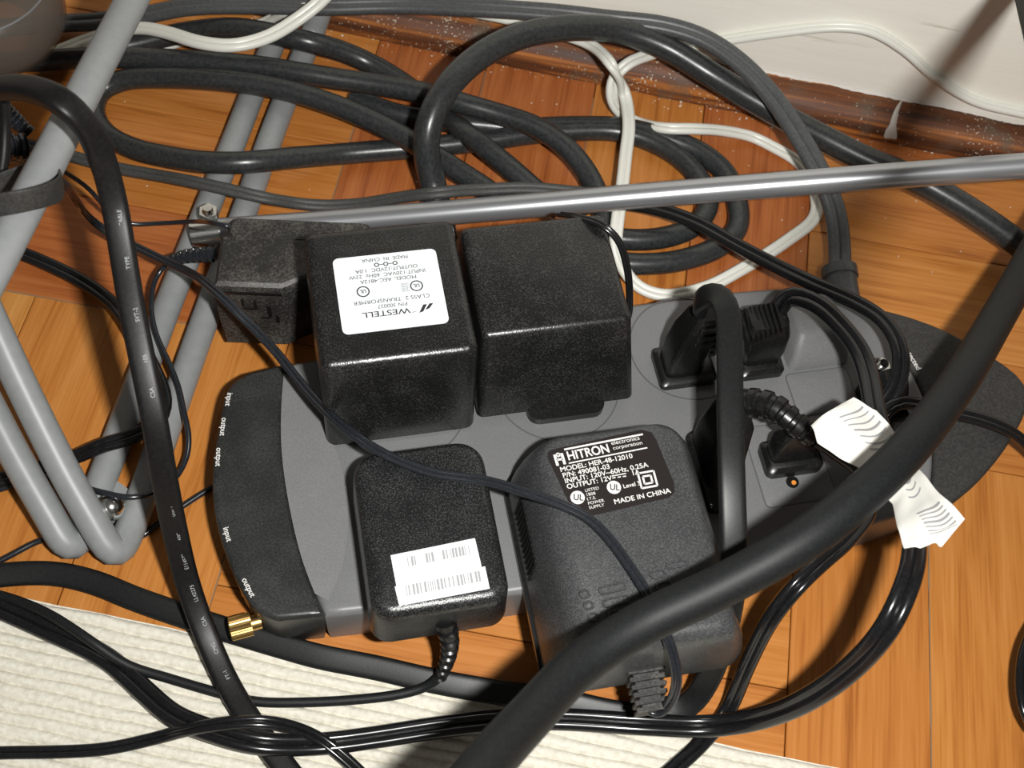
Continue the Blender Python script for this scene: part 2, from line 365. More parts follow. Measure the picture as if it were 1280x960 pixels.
for i in range(-2, 3):
    for j in range(-2, 1):
        vert = (i + j) % 2 == 0
        for k in range(4):
            v = pick.get((i, j), [0, 1, 2, 0])[k]
            o = bpy.data.objects.new('plank', plank_mesh(v)); col.objects.link(o); o.parent = fl_o
            cx = X0 + i * B + (k + .5) * W if vert else X0 + (i + .5) * B
            cy = Y0 + (j + .5) * B if vert else Y0 + j * B + (k + .5) * W
            o.location = V((cx, cy, random.uniform(-0.012, 0.012))) * S - fl_o.location
            o.rotation_euler = (0, 0, (math.pi / 2 if vert else 0) + (math.pi if random.random() < .5 else 0))
# dusty filler in the wide joints
for (x0, y0, x1, y1, w) in ((X0 + 5 * W, Y0 - B, X0 + 5 * W, Y0 - 2.2, .10), (X0, Y0 - B, X0, Y0 - 9.5, .10), (X0 - B, Y0, X0 - 1, Y0, .13), (X0, 8, X0, 17.5, .12), (X0 + W, 14.2, X0 + W, 18, .16), (X0 + 2 * W, 9, X0 + 2 * W, 17.5, .1)):
    n = 40; mb = MB(); L = [V((x0, y0, 0)).lerp(V((x1, y1, 0)), t / n) for t in range(n + 1)]; d = (L[-1] - L[0]).normalized(); s_ = V((-d.y, d.x, 0))
    vs = []
    for q in L:
        ww = w * random.uniform(.15, .5); vs += [q - s_ * ww + V((0, 0, -.03)), q + s_ * ww * .8 + V((0, 0, -.03))]
    mb.add(vs, [(2 * t, 2 * t + 1, 2 * t + 3, 2 * t + 2) for t in range(n)])
    mb.build('joint_dust', 'dirt', fl_o, world=True, smooth=False)
# wall (painted baseboard face) and stained quarter round
xs = [-45, -30, -15, 0, 15, 30, 45]
wb = MB().loft([[(x, wall_y(x), -0.4), (x, wall_y(x), 30), (x, wall_y(x) + 2, 30), (x, wall_y(x) + 2, -0.4)] for x in xs])
tag(wb.build('wall_back', 'cream', smooth=False), kind='structure')
R = 1.62
mb = MB(); rings = []
for i in range(91):
    x = -45 + i; wob = 0.02 * math.sin(i * 0.9) + 0.015 * math.sin(i * 2.3)
    ring = [(x, wall_y(x) - 0.01, 0.005)]
    for k in range(11):
        a = math.pi / 2 * k / 10
        ring.append((x, wall_y(x) - R * math.cos(a) ** 0.85 - wob * math.cos(a), 0.005 + (R + wob) * math.sin(a) ** 0.85))
    ring.append((x, wall_y(x) - 0.01, 0.005 + R + wob))
    rings.append(ring)
trim = mb.loft(rings).build('trim_1', 'moulding'); tag(trim, kind='structure'); MATS[trim.name] = Matrix.Translation(trim.location / S)
# white paint drip and flecks of paint left on the moulding
def on_trim(x, y):
    d = FW * FPX + RT * (x - 640) + UP * (480 - y); lo, hi = 50.0, 80.0
    t = 50.0 / d.length
    p = CAM + d * t
    for _ in range(4000):
        p = p + d.normalized() * 0.02; dy = wall_y(p.x) - p.y
        if dy < 0.02 or (dy < R and p.z < R * (1 - min(1, (dy / R) ** (1 / .85)) ** 2) ** .425) or p.z < 0: break
    return p - d.normalized() * 0.03
mb = MB(); L = []
for (x, y, w) in ((1127, 126, 1.0), (1124, 131, 2.2), (1120, 140, 3), (1118, 148, 3.6), (1116, 156, 4.2), (1114, 163, 7), (1113, 170, 8.2), (1113, 173, 7)):
    L.append((on_trim(x - w, y), on_trim(x + w, y + w * .2)))
vs = []
for a, b in L: vs += [a, (a + b) / 2 - FW * 0.08, b]
mb.add(vs, [f for i in range(len(L) - 1) for f in ((3 * i, 3 * i + 1, 3 * i + 4, 3 * i + 3), (3 * i + 1, 3 * i + 2, 3 * i + 5, 3 * i + 4))])
mb.build('paint_drip', 'drip', trim, world=True)
# ragged line of cream paint along the top of the moulding
mb = MB(); vs = []; n = 260
for i in range(n):
    x = -16 + 46 * i / n; w = 0.02 + 0.03 * abs(math.sin(i * .05) * math.sin(i * .17)) + random.uniform(0, .03)
    y = wall_y(x); vs += [(x, y - 0.02, R + .10), (x, y - .04 - w, R + .03), (x, y - .06 - w * 2, R - .02)]
mb.add(vs, [f for i in range(n - 1) for f in ((3 * i, 3 * i + 1, 3 * i + 4, 3 * i + 3), (3 * i + 1, 3 * i + 2, 3 * i + 5, 3 * i + 4))])
mb.build('paint_line', 'drip', trim, world=True)

# ------------------------------------------------------------------ ribbed rug
def rug_edge(x): return -13.68 - 0.024 * x
mb = MB(); xs = [-40 + 0.9 * i for i in range(85)]; per = 0.46; rows = []
nb = 30
prof = [(0.0, 0.02), (-0.03, 0.14)]
for i in range(nb * 6): prof.append((-0.08 - per * i / 6, 0.14 + 0.17 * abs(math.sin(math.pi * i / 6)) ** 0.6))
vs = []
for i, x in enumerate(xs):
    for k, (d, z) in enumerate(prof):
        j = 0.03 * math.sin(x * .9 + k * .35) + 0.02 * math.sin(x * 2.1)
        vs.append((x, rug_edge(x) + d + j * (1 if k > 1 else .6), max(0.02, z + (0.012 * math.sin(x * 5 + k) if k > 1 else 0))))
n = len(prof)
mb.add(vs, [(i * n + k, i * n + k + 1, (i + 1) * n + k + 1, (i + 1) * n + k) for i in range(len(xs) - 1) for k in range(n - 1)])
rug = mb.build('rug', 'rug')
tag(rug, 'cream ribbed cotton rug lying in the lower left corner', 'rug')

# ------------------------------------------------------------------ surge protector
DA = math.radians(20); DO = (3.0, -4.0, 0.0)
sp = empty('surge_protector', DO, DA)
tag(sp, 'long dark grey surge protector with black curved end covers under the adapters', 'surge protector')
inner_l = [(-11.0, 5.42), (-11.08, 4.9), (-11.42, 3.03), (-11.54, 1.61), (-11.51, -0.47), (-11.23, -3.15), (-10.9, -4.5), (-10.66, -5.44)]
outer_l = [(-12.5, 5.2), (-13.2, 4.86), (-13.5, 4.4), (-13.94, 2.68), (-14.3, .64), (-14.28, -1.05), (-13.96, -2.73), (-13.47, -4.22), (-12.95, -5.05), (-12.35, -5.34)]
inner_r = [(13.3, -4.75), (14.0, -4.0), (14.64, -2.64), (15.2, -.84), (15.25, .71), (14.95, 2.76), (14.6, 4.5), (13.9, 5.2)]
outer_r = [(14.6, -4.78), (15.6, -4.3), (17.0, -3.4), (18.6, -2.1), (19.7, -0.9), (20.1, 0.1), (19.5, 1.1), (18.4, 2.3), (17.2, 3.4), (15.9, 4.2), (14.8, 4.7)]
front = [(-8, -5.58), (-4.3, -5.7), (2, -5.75), (6.2, -5.6), (9.6, -5.3), (12, -4.98)]
back = [(13.0, 5.75), (11.6, 6.2), (8.5, 6.42), (5, 6.38), (0, 6.2), (-6, 5.8)]
body = curve2(list(reversed(inner_l))[::-1][:1] + inner_l[1:]) + curve2(front) + curve2(inner_r) + curve2(back)
body = dense(body, 0.6)
def rounded_slab(mb, poly, z0, z1, ed, under=0.25):
    rings = [zr(offset(poly, under), z0), zr(offset(poly, under * .4), z0 + (z1 - z0) * .3)]
    for k in range(6):
        a = math.pi / 2 * k / 5; rings.append(zr(offset(poly, ed * (1 - math.cos(a))), z1 - ed + ed * math.sin(a)))
    return mb.loft(rings)
b_o = rounded_slab(MB(), body, 0.02, 3.0, 0.28, 0.12).build('body', 'body', sp)
capo = dense(curve2(outer_l) + curve2(list(reversed(inner_l))), 0.5)
cap = rounded_slab(MB(), capo, 0.03, 3.08, 0.22, 0.12).build('end_cover', 'cap', sp)
tag(cap, 'black end cover printed input and output')
wingo = dense(curve2(outer_r) + curve2(list(reversed(inner_r))), 0.5)
wing = rounded_slab(MB(), wingo, 0.02, 2.95, 0.22, 0.3).build('end_cover', 'wing', sp)
tag(wing, 'dusty black pointed end cover')
# lens-shaped hollow beside the black cover
ln = curve2([(-11.1, 4.75), (-10.55, 3.8), (-9.96, 2.45), (-9.45, 0.6), (-9.35, -0.9), (-9.5, -2.1), (-9.9, -3.68), (-10.5, -4.75)]) + curve2([(-10.83, -4.5), (-11.15, -3.15), (-11.43, -0.47), (-11.46, 1.61), (-11.34, 3.03), (-11.2, 4.0)])
ln = dense(ln, .4)
MB().loft([zr(ln, 2.9), zr(ln, 3.02), zr(offset(ln, .1), 3.06)]).build('curved_panel', 'panel', sp)
def groove_ring(cx, cy, r, w=.05, z=3.005):
    n = 48; vs = []
    for k in range(n):
        a = 2 * math.pi * k / n
        for q, zz in ((r - w, z - .02), (r - w, z + .012), (r + w, z + .012), (r + w, z - .02)): vs.append((cx + q * math.cos(a), cy + q * math.sin(a), zz))
    fs = [(4 * k + j, 4 * k + j + 1, 4 * ((k + 1) % n) + j + 1, 4 * ((k + 1) % n) + j) for k in range(n) for j in range(3)]
    return MB().add(vs, fs)
for (cx, cy, r) in ((5.75, 3.85, 2.5), (-0.2, 2.9, 2.6), (-6.6, 2.9, 2.6), (0.4, -2.6, 2.6)):
    groove_ring(cx, cy, r, .03).build('outlet_ring', 'groove', sp)
for (a0, a1, b0, b1) in ((6.95, 10.0, -3.85, -0.2), (9.5, 12.3, -0.1, 2.0)):
    mb = MB(); mb.loft([rr(a0, a1, b0, b1, .25, 3.0), rr(a0, a1, b0, b1, .25, 3.012)]); o = mb.build('plate_groove', 'groove', sp)
    MB().loft([rr(a0 + .05, a1 - .05, b0 + .05, b1 - .05, .22, 2.98), rr(a0 + .05, a1 - .05, b0 + .05, b1 - .05, .22, 3.03), rr(a0 + .1, a1 - .1, b0 + .1, b1 - .1, .2, 3.05)]).build('outlet_plate', 'body', sp)
mb = MB(); mb.loft([[(p[0] * .8 + 8.33, p[1] * .8 - 2.9, z) for p in circ(.33, 16)] for z in (3.03, 3.09)]); led = mb.build('indicator', 'plug', sp)
MB().loft([[(p[0] + 8.36, p[1] - 2.95, z) for p in circ(.1, 10)] for z in (3.06, 3.12)]).build('lamp', 'amber', led)
# raised sliding outlet shutter
MB().loft([rr(9.75, 12.5, 2.1, 5.2, .3, 3.0), rr(9.85, 12.4, 2.2, 5.1, .3, 3.55), rr(10.1, 12.2, 2.9, 4.95, .3, 4.3), rr(10.25, 12.05, 3.1, 4.8, .25, 4.4)]).build('outlet_shutter', 'panel', sp)
# lettering printed on the end covers
mb = MB()
for (body_t, a, b, ro) in (('input', -13.42, 4.35, -103), ('output', -13.72, 3.25, -100), ('output', -14.02, 1.95, -97), ('input', -14.02, -1.45, -80), ('output', -13.5, -3.6, -70)):
    mb = MB(); put_text(mb, body_t, 0.31, a, b, 3.09, math.radians(ro), sx=0.95, bold=0.012)
    mb.build('lettering', 'whiteink', cap, smooth=False)
mb = MB(); put_text(mb, 'protected', 0.36, 15.15, 2.75, 2.96, math.radians(-80), sx=.95, bold=0.012); mb.build('lettering', 'whiteink', wing, smooth=False)
mb = MB()
# coaxial sockets under the black cover
for (a, b, z, ln_) in ((-13.55, -4.7, 1.35, .75), (-13.5, -3.1, 1.4, .3)):
    mb = MB(); d = V((-1, -0.12, 0)); p = V((a + .5, b, z)); q = p + d * (ln_ + .4)
    n = 26
    pass
    mb = MB()
    us = V((0.119, -0.993, 0)); uz = V((0, 0, 1))
    def cr(c, r, kn): return [c + us * math.cos(2 * math.pi * k / 60) * (r - (kn if k % 2 else 0)) + uz * math.sin(2 * math.pi * k / 60) * (r - (kn if k % 2 else 0)) for k in range(60)]
    mb.loft([cr(p, .3, 0), cr(p + d * .35, .3, 0), cr(p + d * .36, .45, .022), cr(q, .45, .022), cr(q + d * .04, .38, 0)])
    mb.build('coaxial_connector', 'gold', sp, angle=0.3)
# power cord with its gland
gb = V((13.9, 5.4, 1.7)); ge = V((14.25, 7.6, 1.9))
mb = MB(); dn = (ge - gb).normalized()
mb.sweep([gb.lerp(ge, k / 12) for k in range(13)], circ(1.0, 20), scale=lambda t: (0.92 if t < .25 else 0.74 if t < .85 else 0.68))
mb.sweep([gb.lerp(ge, .78), gb.lerp(ge, .8), gb.lerp(ge, .97), gb.lerp(ge, 1.0)], circ(0.82, 20))
mb.build('cord_gland', 'greycord', sp)
cordA = trace((1049, 345, 1.9), (1050, 318, 2.0), (1044, 265, 2.6), (1026, 218, 3.2), (1000, 172, 3.6), (965, 120, 4.0), (925, 78, 4.4), (880, 48, 4.6), (830, 32, 4.6), (760, 24, 4.4), (690, 16, 4.2), (600, 10, 3.8), (500, 6, 3.2), (400, 8, 2.9), (320, 6, 2.6), (240, 8, 2.2), (180, 19, 1.4), (120, 27, .9), (60, 30, .6), (0, 36, .55), (-50, 50, .55))
cord('supply_cord', cordA, lobes(2, .285), 'greycord', sp)

# ------------------------------------------------------------------ adapters
def westell():
    t = empty('power_adapter', DO, DA)
    tag(t, 'black square transformer adapter with a white upside-down printed label on top', 'power adapter', 'adapters on the surge protector')
    MB().loft(housing(-9.78, -3.88, 1.35, 7.95, 3.04, 8.4, .42, .36, .05, .05, .45, .05)).build('housing', 'adapter', t)
    MB().loft([rr(-9.5, -6.9, 1.5, 4.0, .4, 3.03), rr(-9.5, -6.9, 1.55, 4.0, .4, 3.9)]).build('plug_base', 'plug', t)
    ca, cb = -6.79, 4.81
    lab = MB().loft([rr(ca - 1.96, ca + 1.96, cb - 1.69, cb + 1.69, .22, 8.395), rr(ca - 1.96, ca + 1.96, cb - 1.69, cb + 1.69, .22, 8.42)]).build('label', 'paper', t)
    mb = MB(); Z = 8.428; P = math.pi
    def ln_(s, sz, row, al='CENTER', dx=0, sx=1.0, bold=0.0): put_text(mb, s, sz, ca - dx, cb + row + sz * .35, Z, P, al, sx, bold)
    ln_('WESTELL', .34, -.97, dx=.28, sx=1.28, bold=.01)
    ln_('P/N 300027', .23, -.66, sx=1.0)
    ln_('CLASS 2  TRANSFORMER', .24, -.41, sx=1.08)
    ln_('MODEL: AEC-4812A', .23, .50, sx=1.06)
    ln_('INPUT:120VAC  60Hz  22W', .23, .74, sx=1.06)
    ln_('OUTPUT:12VDC  1.0A', .23, .98, sx=1.06)
    ln_('MADE  IN  CHINA', .22, 1.45, sx=1.0)
    for (a, b, r) in ((ca - .35, cb + 1.21, .08), (ca, cb + 1.21, .08), (ca + .35, cb + 1.21, .08)): strokes(mb, ring2(a, b, r, 12), .04, Z)
    strokes(mb, [(ca - .25, cb + 1.21), (ca - .1, cb + 1.21)], .03, Z); strokes(mb, [(ca + .1, cb + 1.21), (ca + .25, cb + 1.21)], .03, Z)
    for dx in (1.0, -1.0):
        strokes(mb, ring2(ca + dx, cb + .08 * 1, .22), .05, Z)
        put_text(mb, 'UL', .22, ca + dx, cb + .16, Z, P, 'CENTER', .9, .02)
    for k in range(4): put_text(mb, 'LISTED', .1, ca + .72, cb + .25 - k * .1, Z, P, 'LEFT')
    # sweeping W logo
    lg = MB()
    for k in range(2):
        x = ca + 1.0 + k * .24
        lg.add([(x - .08, cb - 1.12 + k * .1, Z), (x + .08, cb - 1.08 + k * .1, Z), (x + .26, cb - .78 + k * .02, Z), (x + .12, cb - .78 + k * .02, Z)], [(0, 1, 2, 3)])
    lg.add([(ca + .98, cb - 1.0, Z), (ca + .6, cb - 1.1, Z), (ca + .25, cb - 1.27, Z), (ca + .7, cb - 1.05, Z)], [(0, 1, 2, 3)])
    mb.add(lg.v, lg.f)
    mb.build('lettering', 'ink', lab, smooth=False)
westell()
def plain_adapter():
    t = empty('power_adapter', DO, DA)
    tag(t, 'plain black unlabelled transformer adapter right of the white-labelled one', 'power adapter', 'adapters on the surge protector')
    rings = housing(-3.72, 2.72, 1.6, 7.75, 3.3, 8.05, .3, .26, .05, .62, .95, .1)
    MB().loft(rings).build('housing', 'adapter', t)
    MB().loft([rr(-1.7, 1.5, 1.15, 5.5, .5, 3.02), rr(-1.7, 1.5, 1.15, 5.5, .5, 3.42)]).build('plug_base', 'plug', t)
    cord('cord', trace((700, 268, 6.6), (726, 272, 7.9), (752, 281, 8.3), (772, 299, 8.0), (783, 330, 7.2), (787, 372, 5.6), (784, 400, 4.2), (770, 415, 3.3), (740, 400, 3.2)), lobes(2, .09), 'gloss', t, step=.15)
plain_adapter()
def barcode_adapter():
    t = empty('power_adapter', DO, DA)
    tag(t, 'flat rounded black adapter carrying a white barcode sticker', 'power adapter', 'adapters on the surge protector')
    MB().loft(housing(-9.1, -4.05, -6.85, -0.35, 3.04, 5.85, [1.0, 1.0, .75, .75], .45, .1, .1, .0, .05, n=8)).build('housing', 'adapter2', t)
    lab = MB().loft([[( -8.1, -4.58, z), (-5.05, -4.4, z), (-5.0, -5.52, z), (-4.88, -5.5, z), (-4.86, -6.34, z), (-8.06, -6.46, z), (-8.12, -5.75, z), (-8.06, -5.74, z)][::-1] for z in (5.85, 5.868)]).build('barcode_label', 'paper', t, smooth=False)
    mb = MB(); Z = 5.874; rnd = random.Random(3)
    for (a0, a1, b, h, gaps) in ((-7.55, -5.3, -4.86, .36, ((-7.25, -6.98), (-6.66, -6.4))), (-7.75, -5.05, -5.9, .40, ())):
        a = a0
        while a < a1:
            w = rnd.choice((.035, .05, .08)); 
            if not any(g0 < a < g1 for g0, g1 in gaps):
                sl = .05 * (a + 6.5)
                mb.add([(a, b + sl - h / 2, Z), (a + w, b + sl - h / 2, Z), (a + w, b + sl + h / 2, Z), (a, b + sl + h / 2, Z)], [(0, 1, 2, 3)])
            a += w + rnd.choice((.03, .05, .1))
    mb.build('barcode', 'greyink', lab, smooth=False)
    Mi = Matrix.Translation(V(DO)) @ Matrix.Rotation(DA, 4, 'Z')
    p0 = Mi @ V((-6.45, -6.7, 4.2)); 
    mb = MB(); bend_relief(mb, [p0, px(562, 800, 3.4), px(560, 822, 2.4), px(551, 846, 1.3)], .42, .24, 7, .28); mb.build('strain_relief', 'plug', t, world=True)
    cord('cord', trace((553, 842, 1.4), (535, 858, .75), (500, 868, .6), (440, 875, .52), (380, 878, .5), (319, 877, .48), (269, 865, .5), (205, 846, .52), (160, 832, .7), (120, 806, 1.3), (85, 782, 1.3), (50, 762, 1.0), (0, 744, .6), (-50, 735, .5)), circ(.19), 'strap', t)
barcode_adapter()
def hitron():
    t = empty('power_adapter', DO, DA)
    tag(t, 'large black adapter with a black printed rating label and moulded vent marks', 'power adapter', 'adapters on the surge protector')
    R4 = [1.3, 1.3, .7, .7]
    prof = [(3.04, .12, 0, 0), (3.15, 0, 0, 0), (4.0, .06, .03, .05), (4.9, .28, .12, .10), (5.8, .62, .2, .2), (6.25, .85, .28, .3), (6.5, 1.08, .45, .45), (6.6, 1.35, .7, .7)]
    rings = [rr(-3.2 + i, 4.2 - i, -9.75 + f, -0.75 - k, [max(.3, q - i * .3) for q in R4], z, 8) for z, i, f, k in prof]
    MB().loft(rings).build('housing', 'adapter3', t)
    MB().loft([rr(-3.3, 4.3, -9.7, -0.7, R4, 3.03, 8), rr(-3.3, 4.3, -9.7, -0.7, R4, 3.35, 8)]).build('seam_flange', 'plug', t)
    pts = [(-1.72, -1.7), (1.75, -1.38), (2.1, -1.55), (2.2, -1.9), (2.42, -3.7), (2.35, -4.05), (2.1, -4.22), (-0.9, -4.5), (-1.3, -4.45), (-1.5, -4.2), (-1.95, -2.1), (-1.92, -1.8)]
    lab = MB().loft([zr(pts, 6.595), zr(pts, 6.612)]).build('label', 'blacklabel', t, smooth=False)
    mb = MB(); Z = 6.62; ro = math.radians(3.5)
    def T(s, sz, a, b, al='LEFT', sx=1.0, bold=0.0): put_text(mb, s, sz, a, b, Z, ro, al, sx, bold)
    def R2(a, b): return (a * math.cos(ro) - b * math.sin(ro), a * math.sin(ro) + b * math.cos(ro))
    T('HITRON', .50, -1.25, -2.22, sx=.86, bold=.02); T('electronics', .24, .48, -1.85, sx=1.05); T('corporation', .22, .50, -2.05, sx=1.08)
    strokes(mb, [(-1.3, -1.77), (1.75, -1.58)], .07, Z); strokes(mb, [(-1.25, -2.34), (1.78, -2.15)], .05, Z)
    # logo: two posts, a bar and a dot
    for (x0, x1, y0, y1) in ((-1.72, -1.62, -2.38, -1.92), (-1.45, -1.35, -2.36, -1.9), (-1.65, -1.42, -2.18, -2.1)):
        mb.add([(x0, y0, Z), (x1, y0, Z), (x1 - .03, y1, Z), (x0 - .03, y1, Z)], [(0, 1, 2, 3)])
    strokes(mb, ring2(-1.57, -1.95, .05, 10), .1, Z)
    T('MODEL: HER-48-12010', .27, -1.62, -2.64, sx=1.05, bold=.012); T('P/N: 490081-03', .27, -1.58, -2.88, sx=1.05, bold=.012)
    T('INPUT: 120V~60Hz, 0.25A', .27, -1.55, -3.11, sx=1.07, bold=.012); T('OUTPUT: 12V', .27, -1.52, -3.34, sx=1.05, bold=.012); T('1A', .27, .95, -3.17, bold=.012)
    strokes(mb, [(.2, -3.08), (.75, -3.05)], .04, Z); 
    for k in range(3): strokes(mb, [(.2 + .2 * k, -3.16), (.33 + .2 * k, -3.155)], .04, Z)
    for (a, b, r) in ((-1.22, -3.72, .26), (.18, -3.53, .26)):
        n = 26; rp = ring2(a, b, r, n); mb.add([(q[0], q[1], Z) for q in rp[:-1]], [tuple(range(n))])
    T('Level 3', .23, .52, -3.62, bold=.01); T('MADE IN CHINA', .27, .05, -4.18, sx=1.08, bold=.012)
    for k, s in enumerate(('LISTED', '1B08', 'I.T.E.', 'POWER', 'SUPPLY')): T(s, .16, -.9, -3.55 - k * .17, sx=1.1)
    for r in (.30, .15):
        c = (1.48, -3.42); q = [(c[0] + x * r, c[1] + y * r) for x, y in ((-1, -1), (1, -.93), (1, 1.07), (-1, 1), (-1, -1))]; strokes(mb, q, .07, Z)
    mb.build('lettering', 'whiteink', lab, smooth=False)
    mb = MB()
    for (a, b) in ((-1.22, -3.72), (.18, -3.53)): put_text(mb, 'UL', .34, a, b - .11, Z + .006, ro - .3, 'CENTER', .9, .02)
    mb.build('mark_lettering', 'blacklabel', lab, smooth=False)
    # moulded vent outlines
    def stadium(a, b, l, w, ang):
        mb = MB(); c, s_ = math.cos(ang), math.sin(ang); path = []
        for k in range(9): q = math.radians(-90 + 180 * k / 8); path.append((l / 2 + w / 2 * math.cos(q), w / 2 * math.sin(q)))
        for k in range(9): q = math.radians(90 + 180 * k / 8); path.append((-l / 2 + w / 2 * math.cos(q), w / 2 * math.sin(q)))
        n = len(path); vs = []
        for i, (x, y) in enumerate(path):
            d = V((x - math.copysign(l / 2, x) if abs(x) > l / 2 else 0, y, 0)).normalized()
            for k in range(6):
                q = 2 * math.pi * k / 6; X = x + d.x * .05 * math.cos(q); Y = y + d.y * .05 * math.cos(q)
                vs.append((a + X * c - Y * s_, b + X * s_ + Y * c, 6.61 + .07 * math.sin(q)))
        mb.add(vs, [(6 * i + k, 6 * i + (k + 1) % 6, 6 * ((i + 1) % n) + (k + 1) % 6, 6 * ((i + 1) % n) + k) for i in range(n) for k in range(6)])
        mb.build('vent_mark', 'adapter3', t)
    for (a, b, l, w) in ((-.75, -7.25, .68, .26), (-.72, -7.72, .68, .26), (-.65, -8.18, .68, .26), (.95, -7.0, .28, .26), (1.05, -7.45, .28, .26), (1.72, -6.75, .55, .2), (-1.75, -7.3, .05, .26), (-1.7, -7.72, .05, .26), (-1.64, -8.15, .05, .26), (-1.6, -8.55, .05, .26)):
        stadium(a, b, l, w, .08)
    # finger grip ribs on the left flank
    for k in range(13):
        b = -3.0 - k * .22; mb = MB()
        mb.loft([[(-3.2, b + .05, 4.1), (-3.2, b - .04, 4.1), (-3.0, b - .04, 4.1), (-3.0, b + .05, 4.1)], [(-2.96, b + .32, 5.0), (-2.96, b + .23, 5.0), (-2.7, b + .23, 5.0), (-2.7, b + .32, 5.0)]])
        mb.build('grip_rib', 'plug', t, smooth=False)
    Mi = Matrix.Translation(V(DO)) @ Matrix.Rotation(DA, 4, 'Z')
    mb = MB()
    for k in range(6):
        f = k / 5; b = -9.6 - k * .27; w = .68 - .1 * f; h = .42 - .1 * f
        mb.loft([rr(.3 - w - .08 * f, .3 + w - .08 * f, b - .16, b, .05, z) for z in (4.0 - h, 4.0 + h)])
    mb.loft([[(-.2, -9.5, 4.25), (.8, -9.5, 4.25), (.8, -9.5, 3.75), (-.2, -9.5, 3.75)], [(-.1, -11.1, 4.2), (.55, -11.1, 4.2), (.55, -11.1, 3.8), (-.1, -11.1, 3.8)]])
    mb.build('strain_relief', 'brick', t, smooth=False)
    cord('cord', trace((806, 884, 4.0), (822, 892, 3.9), (838, 878, 4.6), (846, 852, 5.6), (842, 820, 6.4), (832, 793, 6.9), (813, 749, 7.0), (790, 712, 6.9), (763, 675, 6.85), (736, 648, 6.85), (702, 631, 6.85), (652, 614, 6.7), (608, 601, 6.3), (541, 591, 6.15), (501, 577, 6.15), (467, 560, 6.2), (434, 537, 6.0), (400, 506, 5.2), (375, 478, 4.6), (345, 440, 4.4), (315, 408, 4.7), (280, 374, 5.2), (255, 352, 4.6), (232, 338, 3.6), (200, 323, 2.8), (165, 306, 2.4), (137, 292, 2.4), (115, 275, 3.2), (96, 252, 5.0), (82, 232, 7.5), (60, 215, 9), (30, 205, 8), (0, 200, 6), (-50, 190, 5)), lobes(2, .105), 'thin', t, step=.2)
hitron()

# ------------------------------------------------------------------ dusty power brick with socket face, behind
def brick():
    a = px(277, 272, 5); b = px(460, 280, 5); ang = math.atan2(b.y - a.y, b.x - a.x)
    fl_ = px(265, 358, 5)
    t = empty('power_brick', (fl_.x, fl_.y, 1.22), ang)
    tag(t, 'dusty black power brick with moulded socket face behind the transformers', 'power brick')
    # local: x along the brick, y depth, z up
    def sec(x0, x1, y0, y1, z): return [(x0, y0, z), (2.75 if x1 > 3.8 else x1, y0, z), (3.7 if x1 > 3.8 else x1, y0 + .55, z), (x1, y0 + .9, z), (x1, y1, z), (x0, y1, z)]
    MB().loft([sec(.2, 5.6, -.3, 2.4, 0.0), sec(0.05, 5.7, -.12, 2.45, 1.2), sec(0, 5.75, 0, 2.5, 3.3), sec(.08, 5.7, .1, 2.5, 3.68), sec(.2, 5.6, .28, 2.45, 3.78)]).build('housing', 'brick', t, angle=.35)
    MB().loft([rr(.3, 6.2, 2.4, 3.55, .35, 0.3), rr(.3, 6.2, 2.4, 3.55, .35, 3.62), rr(.45, 6.05, 2.5, 3.45, .3, 3.78)]).build('rear_section', 'brick', t)
    MB().loft([[(0.02, -.03, z), (2.74, -.03, z), (2.74, .05, z), (.02, .05, z)] for z in (3.28, 3.42)]).build('seam', 'plug', t, smooth=False)
    for (x, z, w, h) in ((1.1, 2.75, .1, .5), (1.35, 2.35, .55, .1), (1.6, 2.6, .1, .6), (2.15, 2.2, .16, .75), (2.45, 1.7, .12, .55), (1.95, 1.75, .35, .1)):
        MB().box((x - w / 2, -.05 - max(0, (3.3 - z) * .06), z - h / 2), (x + w / 2, .06, z + h / 2)).build('socket_slot', 'plug', t, smooth=False)
    mb = MB(); p0 = px(262, 318, 2.9); p1 = px(212, 326, 2.2); bend_relief(mb, [px(275, 316, 3.0), p0, px(238, 320, 2.6), p1], .38, .26, 8, .26); mb.build('strain_relief', 'thin', t, world=True)
    cord('cord', trace((214, 326, 2.2), (203, 335, 1.9), (193, 352, 1.7), (189, 384, 1.6), (195, 417, 1.6), (212, 455, 1.6), (223, 483, 1.6), (230, 515, 1.6), (236, 545, 1.3), (234, 570, 1.0), (225, 590, .9), (210, 606, 1.2), (184, 619, 1.9), (159, 622, 2.1), (135, 617, 2.1), (108, 610, 1.7), (85, 600, .8), (50, 598, .4), (0, 612, .3)), circ(.115), 'thin', t, step=.2)
brick()

# ------------------------------------------------------------------ plugs with their cords
Mi = Matrix.Translation(V(DO)) @ Matrix.Rotation(DA, 4, 'Z')
def L3(a, b, z): return Mi @ V((a, b, z))
# A: flat-corded plug whose strap arches forward
t = empty('plug_lead', L3(5.3, 2.9, 3.02), DA)
tag(t, 'matte black flat cord arching from an upright plug down to the rug edge', 'power cord')
MB().loft([rr(-1.25, 1.2, -.95, .95, .25, 0), rr(-1.25, 1.2, -.95, .95, .25, .3), rr(-1.1, 1.05, -.82, .82, .25, .42)]).build('plug_flange', 'plug', t)
MB().loft([rr(-1.0, .6, -.65, .7, .25, .35), rr(-.95, .6, -.6, .85, .25, 1.6), rr(-.7, .75, -.45, 1.0, .25, 2.5), rr(-.35, .85, -.25, .95, .2, 3.5), rr(-.2, .75, -.1, .8, .2, 3.8)]).build('plug_body', 'plug', t)
mb = MB()
for k in range(5):
    f = k / 4; mb.loft([rr(-.25 + .12 * f, .9 - .05 * f, -.5 + .1 * f, -.2 + .1 * f, .05, 1.6 + .42 * k), rr(-.25 + .12 * f, .9 - .05 * f, -.5 + .1 * f, -.2 + .1 * f, .05, 1.85 + .42 * k)])
mb.build('strain_relief', 'plug', t, smooth=False)
